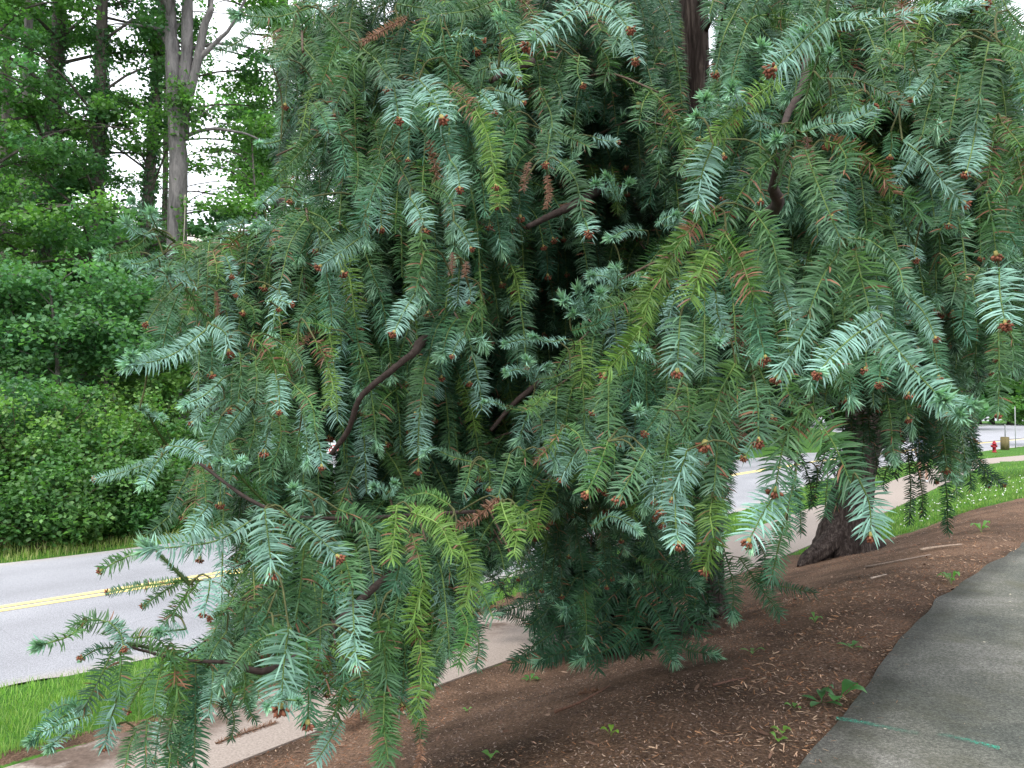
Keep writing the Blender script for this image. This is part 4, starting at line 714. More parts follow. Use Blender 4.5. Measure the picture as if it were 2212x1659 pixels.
CROPS = {'A': (678, 0, .3983), 'B': (1423, 0, .3676), 'C': (0, 542, .3676), 'D': (745.5, 542, .3676), 'E': (1491, 542, .3677), 'F': (0, 1084, .3983), 'G': (813, 1084, .6323), 'H': (0, 0, .337)}
HAND = """
# crop type depth halfwidth flags points   (the shoots that stand out in front, read off one by one)
A B 2.6 80 c 430,440 448,560 460,640
A B 2.6 85 c 570,430 640,520 690,630
A K 2.6 72 - 620,600 690,720 735,870
A B 2.5 65 c 740,870 780,930 790,1015
A B 2.6 70 c 520,1070 570,1150 600,1240
A G 2.6 75 - 265,265 340,330 420,450
A G 2.7 60 - 420,820 480,930 545,1040
A K 2.7 60 - 600,480 540,560 520,700
A G 2.6 72 - 890,560 930,700 950,860
A Y 2.55 62 c 880,600 950,760 985,1000
A Y 2.6 52 - 980,1000 1010,1060 1000,1120
A G 2.6 60 - 1220,480 1280,600 1295,700
A G 2.6 60 c 1290,650 1275,770 1260,880
A G 2.5 66 - 1335,880 1420,980 1460,1180
A B 2.5 58 c 1465,1180 1480,1220 1488,1260
A B 2.3 98 k 1470,10 1330,110 1175,235
A B 2.3 72 c 1490,0 1620,50 1705,150
A B 2.4 62 c 1690,160 1725,230 1742,320
A G 2.8 50 - 235,830 240,940 220,1060
A K 2.6 72 - 390,880 330,1020 250,1240
A G 2.5 74 - 580,1260 590,1400 560,1560
A B 2.7 55 c 280,1270 180,1340 40,1440
A G 2.7 52 - 640,1000 720,1050 765,1140
A B 2.6 50 c 760,1200 810,1260 850,1340
A B 2.7 42 c 740,200 830,190 910,215
A B 2.7 45 c 900,500 950,555 978,605
A B 2.7 42 c 980,490 1060,510 1130,550
A B 3.2 46 t 1640,1080 1620,1010 1590,960
A B 3.2 44 t 1640,1070 1690,1020 1720,990
A B 3.2 42 t 1600,1050 1560,1020 1530,1000
A B 3.2 42 t 1860,1210 1900,1185 1960,1165
A B 3.2 42 t 1900,1230 1950,1220 1990,1225
A B 3.2 42 t 1790,1250 1700,1250 1610,1290
A B 3.1 44 t 1660,1500 1580,1480 1500,1500
A R 2.7 38 - 625,760 650,860 670,970
A R 2.8 30 - 505,95 400,150 255,235
A R 2.8 30 - 1165,880 1150,960 1130,1030
A R 2.7 24 - 750,1370 750,1430 745,1490
A R 2.7 24 - 825,1420 822,1460 818,1500
A R 3.0 26 - 1265,950 1275,1050 1260,1130
A M 2.7 60 - 720,470 800,530 870,620
A G 2.7 72 c 250,290 190,400 110,600
A K 2.6 50 - 0,560 50,640 80,700
A S 2.5 14 - 30,50 130,160 240,270
A S 2.6 14 - 690,310 800,430 900,520
A G 2.8 60 - 150,180 90,330 30,480
A G 2.7 60 - 1720,20 1690,120 1620,260
A G 2.8 55 - 1550,250 1600,340 1570,450
A G 2.9 60 c 1440,300 1430,390 1455,450
A G 3.0 50 - 1230,700 1330,720 1500,800
A B 3.1 36 c 1510,740 1560,760 1640,770
A G 2.9 55 - 1050,620 1100,700 1060,860
A K 2.8 50 c 1290,820 1250,850 1260,885
A G 3.0 55 - 1000,350 900,380 850,450
A B 2.8 50 t 1180,180 1100,200 1010,100
A G 2.8 50 - 450,20 560,40 700,60
A B 2.9 46 k 960,380 1050,370 1100,420
A G 2.8 60 - 940,20 830,60 640,80
B B 1.95 72 k 1010,130 1200,115 1500,90 1900,30
B B 1.8 105 k 1000,110 900,190 770,320 680,400
B Y 2.0 78 - 720,460 560,570 440,680 320,810
B B 1.85 98 k 320,850 260,1000 225,1210
B G 2.0 55 - 950,460 1150,470 1320,540 1450,650
B S 2.0 45 - 1000,0 950,280 890,480 820,740
B G 1.9 88 - 690,900 540,1050 440,1210 370,1350
B G 1.9 92 - 860,880 940,1100 1065,1400
B G 1.9 85 - 560,1240 660,1400 715,1650
B M 1.9 82 - 395,1380 480,1520 535,1680
B M 1.9 80 - 395,1360 310,1500 220,1670
B Y 1.95 72 - 165,1340 90,1480 10,1650
B M 1.9 68 - 340,1220 210,1320 90,1470
B G 1.9 82 - 1090,1400 1140,1520 1195,1670
B G 1.9 80 - 1070,1410 1000,1540 950,1660
B G 1.85 60 - 1100,1400 1250,1420 1400,1560 1440,1700
B M 2.0 60 - 980,830 1150,880 1290,1000 1380,1140
B G 2.1 62 - 1810,180 1690,300 1590,440
B B 2.1 52 c 1590,450 1530,520 1490,575
B G 2.1 62 - 1770,440 1740,600 1705,790
B G 2.0 86 - 1940,250 1900,450 1865,730
B B 2.0 78 c 1865,740 1840,880 1808,1010
B M 2.1 72 - 1985,680 1960,850 1930,1100
B G 2.2 60 - 1620,500 1580,650 1545,810
B B 2.0 76 c 1430,820 1560,930 1690,1090 1785,1185
B B 2.1 56 c 1510,890 1440,1000 1390,1085
B G 2.0 80 c 1925,1140 1960,1300 1982,1480
B K 2.1 50 c 1690,1060 1720,1210 1705,1315
B M 2.1 70 - 2070,820 2115,950 2146,1090
B G 2.1 60 - 1990,260 2070,280 2160,320
B B 2.0 60 t 440,610 340,600 265,590
B B 2.0 50 t 410,650 310,690 215,690
B B 2.0 60 t 500,590 450,555 430,530
B B 2.0 60 t 660,460 640,380 600,280
B B 1.9 70 t 770,290 820,240 840,200
B B 2.05 46 - 690,745 630,720 555,705
B K 2.0 60 t 780,780 730,790 690,830
B B 2.0 56 k 840,780 1000,730 1130,720 1260,640
B G 2.0 82 - 1060,850 1100,930 1090,1020
B G 2.1 45 c 1012,560 1005,620 1003,690
B S 1.95 20 - 770,830 740,950 700,1080
B G 2.2 56 - 330,820 210,880 110,1010
B B 2.1 46 t 985,420 1000,350 1010,310
B K 2.2 42 c 1365,770 1370,840 1360,910
B R 2.1 40 - 870,800 880,900 860,990
B M 2.1 60 - 1990,700 2050,760 2130,860
B G 2.2 60 - 1440,320 1330,290 1290,400
B M 2.3 55 - 1420,250 1380,300 1370,400
B G 2.2 60 - 1520,250 1500,350 1530,450
B G 2.2 60 - 1640,260 1600,350 1640,460
B G 2.2 70 - 1480,660 1450,560 1400,520
B G 2.2 70 - 2050,60 2100,120 2150,170
B K 2.3 60 - 1150,550 1120,700 1140,800
B G 2.3 60 - 1250,560 1280,640 1260,760
B G 2.0 70 - 880,900 780,1000 760,1150
B G 2.1 80 - 1400,1130 1500,1200 1560,1290
B G 2.1 65 - 1800,1200 1700,1280 1650,1360
B K 2.1 60 - 2050,1150 2040,1300 2100,1450
B B 2.2 50 c 1510,1450 1500,1490 1510,1520
B G 2.1 60 - 1950,900 2020,1040 1960,1170
E Y 1.9 95 - 110,0 50,150 0,290
E M 1.9 98 - 275,50 330,160 372,262
E G 1.9 82 - 478,0 515,90 530,182
E B 1.9 66 - 540,190 570,300 612,430
E G 1.85 112 - 865,20 775,160 690,378
E G 1.85 122 - 970,0 1010,180 1062,378
E B 1.7 90 k 1120,395 960,500 830,620 760,710
E B 1.7 98 t 1115,450 1250,620 1380,770 1500,890
E B 1.7 60 t 1470,860 1560,890 1650,905
E B 1.7 60 t 1470,900 1530,940 1580,965
E G 2.0 70 - 1080,0 1200,90 1290,225
E B 2.1 56 c 1265,255 1370,360 1440,505
E B 2.0 110 k 1815,100 1820,250 1850,410
E K 1.9 82 c 365,275 400,450 440,612
E B 1.8 88 k 705,395 620,560 515,725
E B 2.0 50 c 150,240 160,360 192,455
E B 2.0 45 t 205,450 190,500 160,540
E G 1.95 102 c 265,660 170,850 90,1115
E G 1.9 98 c 380,770 400,920 400,1100
E B 1.9 62 c 395,1115 350,1160 325,1205
E G 1.85 112 c 670,910 560,1100 500,1385
E G 1.85 118 - 675,920 830,1110 950,1380
E G 2.0 80 - 160,1120 150,1280 140,1410
E G 2.0 82 - 135,1430 150,1550 145,1680
E B 1.9 104 k 515,1400 430,1540 350,1690
E B 1.7 108 k 990,1340 1050,1480 1062,1650
E B 2.0 70 - 60,1130 30,1220 0,1330
E G 2.6 60 c 1810,480 1815,700 1808,950
E K 2.3 70 - 620,1330 580,1480 560,1659
E G 2.4 75 - 600,720 570,820 640,900
E G 2.3 70 - 760,560 830,640 900,760
E K 2.3 75 c 1130,560 1120,660 1110,770
E G 2.4 65 - 900,620 850,740 880,830
E G 2.5 60 - 1500,40 1560,150 1540,300
E K 2.5 60 - 1620,250 1600,400 1640,520
E G 2.6 60 - 1700,100 1660,200 1690,330
E G 2.6 50 - 1880,450 1900,600 1890,720
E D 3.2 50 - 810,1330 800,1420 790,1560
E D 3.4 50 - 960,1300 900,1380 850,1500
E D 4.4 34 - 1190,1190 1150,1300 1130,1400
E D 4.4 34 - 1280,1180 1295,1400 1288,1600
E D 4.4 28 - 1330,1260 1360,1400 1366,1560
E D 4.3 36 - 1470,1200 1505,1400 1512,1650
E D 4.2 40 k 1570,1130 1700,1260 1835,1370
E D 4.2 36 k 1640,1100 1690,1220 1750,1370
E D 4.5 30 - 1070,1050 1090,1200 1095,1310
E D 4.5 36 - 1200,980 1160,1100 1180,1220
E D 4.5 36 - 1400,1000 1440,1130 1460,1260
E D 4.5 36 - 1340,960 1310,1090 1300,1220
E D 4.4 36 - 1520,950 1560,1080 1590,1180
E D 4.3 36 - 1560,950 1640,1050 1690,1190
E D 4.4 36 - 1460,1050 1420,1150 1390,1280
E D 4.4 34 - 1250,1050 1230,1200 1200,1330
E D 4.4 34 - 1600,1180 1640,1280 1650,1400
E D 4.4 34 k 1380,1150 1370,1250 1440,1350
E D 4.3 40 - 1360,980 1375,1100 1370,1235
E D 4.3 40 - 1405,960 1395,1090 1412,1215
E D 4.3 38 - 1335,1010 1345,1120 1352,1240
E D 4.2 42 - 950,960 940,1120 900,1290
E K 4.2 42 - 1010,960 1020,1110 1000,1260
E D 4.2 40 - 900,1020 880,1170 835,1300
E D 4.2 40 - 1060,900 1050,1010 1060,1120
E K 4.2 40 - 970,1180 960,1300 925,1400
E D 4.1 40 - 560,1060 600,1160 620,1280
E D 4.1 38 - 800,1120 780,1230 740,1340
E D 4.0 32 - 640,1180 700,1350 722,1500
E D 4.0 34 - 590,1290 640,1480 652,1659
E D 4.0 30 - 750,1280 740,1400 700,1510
D Y 2.0 80 - 1900,60 1800,240 1750,430
D Y 2.0 78 c 1745,445 1650,580 1530,715
D B 1.9 105 k 1970,380 1960,540 1953,690
D B 2.9 56 t 1450,350 1350,320 1280,290
D B 2.9 56 t 1440,350 1400,290 1370,230
D B 2.9 56 t 1450,350 1490,290 1500,240
D B 2.9 50 t 1440,360 1390,370 1340,370
D G 2.9 52 - 1720,255 1580,320 1450,350
D B 3.0 46 t 1600,200 1520,150 1440,150
D B 3.0 46 t 1600,200 1600,140 1590,95
D B 3.0 46 t 1610,210 1680,180 1740,172
D B 3.0 42 t 1110,755 1030,700 950,710
D B 3.0 42 t 1110,755 1090,690 1060,640
D B 3.0 42 t 1120,755 1150,690 1195,680
D G 3.0 42 - 1320,700 1220,745 1120,755
D B 3.1 38 t 1300,520 1180,535 1100,500
D B 3.1 38 t 1110,520 1020,525 935,545
D G 2.7 52 - 820,310 740,390 700,490
D B 2.7 42 c 700,500 660,540 630,612
D B 2.5 62 c 410,255 350,350 290,472
D G 2.5 62 - 465,0 440,120 410,245
D B 2.9 38 c 720,195 738,240 728,290
D B 3.0 30 t 940,920 870,890 815,895
D G 3.0 28 - 1060,940 980,930 920,915
D B 2.8 38 t 570,1190 520,1160 465,1180
D G 2.8 38 - 745,1240 640,1215 560,1180
D B 2.4 40 t 245,1440 215,1400 170,1385
D B 2.4 40 t 250,1440 275,1400 290,1370
D G 2.2 52 - 610,1490 480,1425 340,1450
D Y 2.1 70 - 640,1659 520,1560 390,1540
D Y 2.0 68 - 915,1475 950,1580 995,1670
D Y 2.0 60 - 990,1490 1080,1570 1110,1670
D R 2.3 45 - 895,1455 780,1560 630,1625
D G 2.6 46 c 820,1230 850,1310 848,1385
D G 2.6 50 - 740,1250 720,1350 690,1430
D G 2.5 52 - 1060,1170 1050,1250 1025,1340
D G 2.6 50 c 970,1190 940,1300 900,1440
D B 2.5 50 c 1350,1190 1310,1260 1268,1335
D M 2.5 52 - 1265,1060 1200,1150 1130,1240
D G 2.5 52 - 1290,1030 1370,1080 1415,1190
D G 2.1 78 - 1550,730 1548,900 1548,1115
D G 2.0 78 c 1545,1120 1490,1270 1425,1412
D G 1.95 88 c 1765,1170 1690,1300 1620,1440
D B 1.85 88 c 2010,1170 1970,1300 1920,1445
D K 2.1 60 c 1850,930 1810,1000 1765,1065
D B 2.1 50 c 1660,1050 1640,1100 1615,1125
D B 2.1 52 t 1810,640 1780,600 1720,570
D B 2.1 52 t 1790,980 1760,960 1720,940
D B 3.2 44 t 1450,1620 1570,1560 1720,1640
D G 2.6 60 - 1700,480 1650,560 1560,640
D G 2.3 70 - 1950,860 1880,940 1830,1060
D G 2.2 70 - 2010,800 2020,950 1980,1120
D G 2.6 55 - 1180,830 1120,900 1060,940
D G 2.7 50 - 1100,930 1150,990 1160,1070
D Y 2.6 46 - 1060,940 1120,900 1210,850
D K 2.8 50 - 1330,470 1450,440 1540,400
F B 2.0 76 t 1350,110 1180,210 960,245 790,255
F B 1.95 92 k 1435,40 1452,180 1475,365
F B 2.0 90 c 1515,50 1680,150 1825,290
F G 2.0 82 - 1830,220 1880,340 1912,465
F G 2.1 70 - 1830,40 1950,90 2070,170
F B 1.95 82 k 1912,480 1920,680 1930,875
F G 2.1 50 k 730,280 640,320 555,368
F G 2.2 34 k 1020,430 800,452 595,488
F G 2.2 34 k 985,430 880,490 785,560
F S 2.1 16 - 1030,450 950,370 870,290
F G 2.0 58 - 665,740 600,660 480,640 400,670
F G 2.0 56 t 470,650 370,730 210,780
F B 2.0 50 c 590,650 650,710 672,785
F K 2.05 34 k 620,790 530,800 445,845
F G 2.0 62 - 600,830 530,980 455,1120
F G 2.0 58 - 650,780 655,900 640,1040
F B 2.0 62 c 640,1040 610,1150 565,1320
F G 2.0 58 - 700,740 850,740 940,860
F S 2.1 30 - 680,770 800,790 960,830
F M 2.0 72 - 940,780 950,930 975,1085
F G 2.05 56 - 880,880 850,1000 830,1130
F G 2.0 58 - 960,1090 930,1200 905,1320
F G 2.0 62 - 800,1180 790,1310 790,1460
F G 2.05 46 - 740,1230 700,1330 675,1460
F D 2.1 72 - 1060,880 1060,1150 1050,1460
F D 2.15 66 - 1030,1000 990,1200 960,1420
F G 2.0 60 - 930,1310 920,1400 910,1480
F B 2.1 52 - 500,1150 370,1190 240,1245
F K 2.1 46 t 450,1120 300,1190 165,1300
F B 2.1 46 t 410,1220 340,1270 270,1330
F K 2.1 46 - 480,1140 360,1100 250,1150
F B 2.1 50 - 1155,920 1150,1030 1130,1155
F G 2.1 56 - 1100,860 1070,920 1040,1000
F G 1.95 58 t 1580,690 1420,740 1290,860 1195,1000
F B 1.8 115 k 1565,680 1540,880 1525,1085
F B 1.8 40 t 1530,1070 1490,1080 1450,1110
F B 1.8 40 t 1540,1070 1580,1075 1620,1080
F K 1.9 80 c 1660,730 1675,950 1670,1185
F K 2.0 54 c 1455,600 1420,680 1385,765
F G 2.0 88 - 1650,220 1630,450 1600,675
F B 2.1 56 c 1142,415 1130,500 1105,595
F G 2.1 50 - 1080,430 990,540 890,660
F G 2.2 50 c 1270,520 1210,600 1150,630
F B 2.1 42 t 1010,690 930,700 860,705
F G 2.1 60 - 1750,470 1740,620 1735,790
F B 2.1 52 c 1790,680 1740,760 1722,830
F G 2.0 84 - 2050,640 2085,820 2100,1030
F G 2.0 74 - 2085,1040 2100,1200 2090,1345
F G 2.0 62 - 1870,990 1820,1130 1735,1285
F B 2.0 54 - 1845,1190 1790,1290 1715,1410
F G 2.0 60 - 2080,1330 2070,1400 2060,1480
F D 2.3 32 - 1230,1060 1270,1180 1252,1290
F D 2.3 30 - 1330,1040 1350,1130 1392,1195
F D 2.3 30 - 1190,1090 1210,1140 1235,1180
F G 2.1 56 - 1340,540 1320,640 1360,700
F G 2.1 60 - 1500,480 1420,560 1350,700
F K 2.1 60 c 1880,860 1860,950 1900,1040
F G 2.2 56 - 1230,700 1160,800 1120,900
F G 2.2 50 - 1000,850 980,930 1000,1040
F K 2.3 60 - 1720,380 1800,450 1820,560
F M 2.2 60 - 1760,820 1740,900 1790,1000
F G 2.1 70 - 1950,880 1980,1000 1950,1100
F G 2.2 50 - 1300,850 1330,960 1320,1090
F G 2.2 55 - 1440,900 1410,960 1400,1060
G Y 2.0 42 - 70,10 62,110 50,200
G Y 2.0 40 - 120,35 215,80 262,180
G M 2.0 36 - 120,110 145,190 160,265
G Y 2.0 42 - 265,100 320,230 305,360
G Y 2.0 30 - 440,10 480,80 470,180
G Y 2.0 44 - 165,275 128,400 150,485
G Y 2.0 42 - 150,490 155,600 140,710
G G 2.0 46 - 45,400 28,540 25,670
G G 2.0 46 - 28,650 25,760 40,880
G G 2.1 32 - 285,360 312,430 278,560
G R 2.1 22 - 148,810 152,860 135,915
G G 2.1 24 - 120,720 150,760 150,820
G D 2.4 28 - 320,400 350,480 340,565
G B 1.9 58 k 1020,-30 1022,60 1032,135
G Y 2.0 48 c 1145,95 1140,160 1124,225
G Y 2.0 50 - 1150,-20 1140,40 1148,95
G K 2.1 36 - 1395,60 1370,170 1350,265
G K 2.0 42 - 70,100 80,200 60,300
G G 2.1 36 - 330,260 370,330 400,400
G D 5.7 40 - 850,280 760,370 690,455
G D 5.6 42 t 880,290 970,400 1020,535
G D 5.8 38 - 950,280 1040,370 1110,450
G K 5.8 32 t 890,195 1000,250 1095,282
G K 5.7 30 t 850,130 790,80 710,70
G K 5.7 30 t 830,110 860,85 900,80
G B 5.6 30 t 790,200 780,175 775,145
G K 5.7 28 t 740,215 680,195 610,205
G K 5.6 28 t 940,280 890,272 850,270
G K 5.7 34 t 760,290 690,340 640,370
G D 5.5 40 t 880,430 800,500 680,542
G D 5.6 36 t 810,420 700,490 555,542
G D 5.6 32 t 990,480 1080,510 1160,522
G D 5.5 32 - 960,440 985,500 1010,545
G D 5.8 32 - 760,460 640,510 475,555
G D 5.9 30 - 700,390 600,450 465,545
G D 6.0 26 - 640,300 550,330 420,385
G D 6.0 22 - 570,425 470,390 375,355
G D 6.1 24 - 580,235 490,270 395,290
G D 6.1 26 - 620,180 530,200 450,180
G K 5.6 32 t 1190,170 1220,290 1215,385
G K 5.7 32 - 1240,190 1310,290 1380,385
G D 5.8 24 - 1290,270 1390,290 1495,312
G D 5.8 36 - 820,240 740,280 640,400
G D 5.7 36 - 900,330 880,430 920,520
G D 5.8 36 - 860,330 850,430 870,520
G D 5.9 34 - 920,60 960,160 1010,240
G D 5.9 34 - 760,20 700,110 690,190
G D 5.9 34 - 690,60 600,100 560,190
G D 6.0 34 - 830,0 840,90 800,180
G D 5.9 34 - 620,260 600,350 520,430
G D 5.8 36 - 990,200 1040,260 1060,350
G D 5.9 34 - 1000,100 1060,180 1090,290
G D 5.9 34 - 680,260 640,340 600,420
G D 5.6 34 - 760,420 740,500 760,580
G D 6.0 30 - 1300,130 1330,200 1310,290
C B 2.4 44 t 1150,210 1060,170 985,140
C B 2.4 50 - 1120,170 1095,120 1085,90
C S 2.4 26 - 1090,220 1160,320 1235,425
C B 2.2 62 t 1215,460 1050,590 900,650 740,665
C B 2.2 46 t 860,650 800,640 770,610
C B 2.2 70 k 1235,430 1320,480 1342,575
C M 2.3 66 - 1470,500 1580,590 1620,725
C B 2.3 58 c 1620,725 1640,820 1640,935
C G 2.4 56 - 1670,550 1740,600 1785,680
C M 2.4 54 - 1850,520 1900,610 1930,690
C Y 2.4 52 - 1930,690 1955,800 1930,910
C G 2.5 46 - 1410,600 1415,720 1400,890
C G 2.5 46 - 1500,620 1510,760 1500,900
C G 2.3 56 - 1730,790 1830,900 1855,1060
C B 2.3 56 c 1858,1080 1880,1160 1890,1255
C B 2.5 44 t 1310,750 1200,850 1080,905
C B 2.5 36 c 1320,870 1220,920 1130,1005
C B 2.3 60 c 1300,970 1250,1100 1230,1245
C B 2.3 54 - 990,1145 1110,1160 1200,1215
C B 2.3 50 t 980,1175 900,1270 850,1375
C B 2.4 36 k 900,1230 760,1290 565,1340
C S 2.4 22 - 990,1155 925,1060 870,960
C B 2.4 44 t 910,990 870,950 820,930
C B 2.4 36 t 880,970 910,970 945,975
C B 2.2 40 t 1390,1290 1340,1250 1280,1240
C B 2.2 40 t 1390,1290 1390,1260 1420,1240
C S 2.2 28 - 1575,1495 1470,1390 1380,1285
C G 2.4 42 - 1180,1250 1205,1360 1210,1490
C G 2.4 46 - 1115,1290 1060,1400 990,1540
C B 2.4 48 - 1450,900 1370,1000 1310,1085
C B 2.6 40 c 1370,170 1405,200 1390,250
C B 2.6 36 c 1640,235 1655,280 1640,335
C M 2.6 46 - 1250,0 1270,70 1272,135
C R 2.6 20 - 1268,240 1280,320 1268,395
C B 2.6 40 c 1320,20 1350,90 1360,145
C G 2.6 50 c 1010,230 930,320 865,420
C B 2.6 32 t 960,20 850,70 740,78
C B 2.6 32 t 940,100 870,130 785,152
C B 2.6 34 t 740,15 660,25 590,15
C G 2.4 50 - 1060,1500 960,1590 880,1659
C B 2.3 54 - 1220,1500 1160,1580 1120,1659
C B 2.2 50 t 1810,1450 1770,1410 1720,1400
C G 2.5 46 - 1600,650 1590,800 1560,960
C G 2.6 46 - 1350,1130 1380,1250 1340,1380
C G 2.5 50 - 1750,640 1800,760 1780,880
C M 2.6 44 - 1140,200 1130,290 1100,380
C G 2.7 44 - 1400,280 1480,330 1500,420
C G 2.6 50 - 1500,1000 1480,1120 1440,1250
C G 2.6 50 - 1640,960 1650,1100 1610,1240
C G 2.6 50 - 1760,1060 1740,1200 1700,1330
C B 2.5 50 c 1560,300 1640,290 1700,310
C G 2.6 50 - 1940,460 1860,430 1760,420
H B 2.5 58 t 1010,1470 985,1420 960,1360
H B 2.5 52 t 985,1490 890,1500 800,1425
H G 2.5 46 t 960,1510 830,1600 640,1640
H S 2.5 16 - 1120,1545 1060,1510 1005,1475
H B 2.6 36 t 940,1410 900,1340 850,1290
H M 2.6 58 - 1165,1550 1180,1600 1192,1660
H G 2.5 62 t 1990,50 1760,110 1490,90
H G 2.6 46 - 1700,100 1570,240 1400,330
H B 2.6 60 - 1960,10 2040,30 2100,60
H S 2.6 16 - 2060,80 2150,180 2230,270
H B 2.7 36 t 1850,380 1750,400 1690,380
H B 2.7 30 t 1800,900 1720,920 1650,920
H B 2.7 38 t 1800,1200 1730,1260 1660,1320
H G 2.6 46 - 1900,130 1850,260 1760,380
H B 2.7 50 - 2020,660 2080,740 2110,860
H G 2.7 52 - 2010,880 1900,1000 1760,1140
H B 2.7 36 c 2100,660 2130,700 2150,720
H B 2.6 40 t 1720,1440 1690,1420 1640,1450
H B 2.6 36 t 1560,1400 1540,1430 1420,1450
H B 2.6 40 - 2000,1260 1930,1290 1850,1270
H M 2.6 50 - 1560,1500 1480,1560 1490,1649
"""
# trunks
fa0 = G(1532, 1335, -.42)
for _ in range(6): fa0 = G(1532, 1335, Hs(fa0[0], fa0[1]))
fb0 = G(1832, 1195, -.5)
for _ in range(6): fb0 = G(1832, 1195, Hs(fb0[0], fb0[1]))
dA, dB = proj(fa0)[2], proj(fb0)[2]
print('fir depths', dA, dB, fa0, fb0)
def firroot(nm, b0, lab): r = empty(nm, b0); return tag(r, lab, 'fir tree', 'blue firs')
ftA = firroot('blue_fir', fa0, 'big blue green fir with brown trunk, its boughs reaching to the camera'); ftB = firroot('blue_fir', fb0, 'second fir behind on the right with a forked flaring trunk')
def trunk_mesh(acc, pts, rs, sides=30, n=60, flare=None):
    cv = bez(pts, n); r = np.interp(np.linspace(0, 1, n), np.linspace(0, 1, len(rs)), rs); T = nrm(np.gradient(cv, axis=0)); A = nrm(np.cross(T, (0, 1, 0.01))); B = np.cross(T, A); a = np.arange(sides) / sides * 6.2832
    rr = r[:, None] * (1 + .10 * np.sin(a * 7 + 1)[None, :] + .06 * R.randn(sides)[None, :] + .03 * R.randn(n, sides))
    V = cv[:, None] + (A[:, None] * np.cos(a)[None, :, None] + B[:, None] * np.sin(a)[None, :, None]) * rr[..., None]; i = np.arange(n - 1)[:, None] * sides; j = np.arange(sides)[None]; k = (j + 1) % sides
    acc.add(V, np.stack([i + j, i + k, i + sides + k, i + sides + j], -1).reshape(-1, 4))
uA = P(1492, 0, dA); TA = [fa0 - (0, 0, .15), P(1528, 1250, dA), P(1518, 900, dA), P(1500, 300, dA), uA, P(1470, -1400, dA)]
ac = LAcc(fa0); trunk_mesh(ac, TA, [.30, .165, .17, .18, .17, .12]); ac.build('trunk', M['firbark'], ftA, True)
TB = [fb0 - (0, 0, .15), P(1830, 1120, dB), P(1850, 1020, dB), P(1865, 920, dB), P(1862, 700, dB), P(1850, 0, dB), P(1850, -600, dB)]
ac = LAcc(fb0); trunk_mesh(ac, TB, [.62, .33, .26, .25, .23, .2, .15], n=70); trunk_mesh(ac, [P(1872, 960, dB), P(1930, 900, dB), P(1985, 830, dB + .3), P(2060, 700, dB + .6), P(2120, 300, dB + 1)], [.2, .16, .14, .1, .05], n=24)
trunk_mesh(ac, [P(1835, 1100, dB), P(1800, 1165, dB - .3), P(1745, 1210, dB - .5), P(1725, 1225, dB - .6)], [.22, .15, .10, .03], n=16); ac.build('trunk', M['firbark'], ftB, True)

# hand-read shoots, gathered bough by bough (each region hangs from one limb)
def region(px, py, d):
    if d > 5: return 'base'
    if d > 3.9: return 'back_right' if px > 1650 else 'base'
    if px > 1900: return 'right_outer' if py < 700 else 'right_low'
    if px > 1400: return 'right_top' if py < 420 else ('right_mid' if py < 800 else 'right_hang')
    if px > 1080: return 'mid_top' if py < 480 else ('mid' if py < 900 else 'mid_low')
    if px > 640: return 'left_top' if py < 520 else ('left_inner' if py < 1060 else 'low_inner')
    return 'far_left_top' if py < 400 else ('left_mid' if py < 1060 else 'low_left')
boughs = {}; HS = []
def bough(key, owner):
    if key not in boughs: boughs[key] = dict(needles=LAcc(fa0 if owner is ftA else fb0), wood=LAcc(fa0 if owner is ftA else fb0), owner=owner, pts=[])
    return boughs[key]
for line in HAND.strip().split('\n'):
    if line[0] == '#': continue
    f = line.split(); ox, oy, s = CROPS[f[0]]; ty = f[1]; d = float(f[2]); hw = float(f[3]) * s; fl = f[4]
    px = [tuple(float(v) for v in q_.split(',')) for q_ in f[5:]]; m_ = len(px); tilt = R.uniform(-.10, .05) if fl != 't' else -.12
    pts = [P(ox + x * s, oy + y * s, d + tilt * (i / (m_ - 1)) + .0) for i, (x, y) in enumerate(px)]
    cxp, cyp = ox + px[0][0] * s, oy + px[0][1] * s; key = region(cxp, cyp, d); ow = ftB if key in ('back_right', 'right_low') else ftA
    bo = bough(key, ow); ln = hw / FPX * d * 1.32; T = nrm(np.array(pts[-1]) - pts[0])
    vd = nrm(EYE - pts[1]); vert = abs(T[2]); o = vd * (.55 + .45 * vert) + np.array([0, 0, 1]) * (1 - vert) * .75 + R.normal(0, .22, 3)
    far = d > 3.4; sp_ = .0050 * (ln / .05) ** .5 * (1.5 if far else 1); wd = .0042 * (ln / .05) ** .5 * (1.35 if far else 1)
    shoot(bo['needles'], pts, ln, ty, sp_, wd, 0, o, .0026 * (d / 2) ** .5 * (1.5 if ty == 'S' else .8))
    endbits(bo['needles'], np.array(pts), fl, ln, bo['owner'])
    b0 = np.array(pts[0]); bo['pts'].append(b0)
    HS.append((key, ow, ty, d, b0, T, bez(pts, 6)))
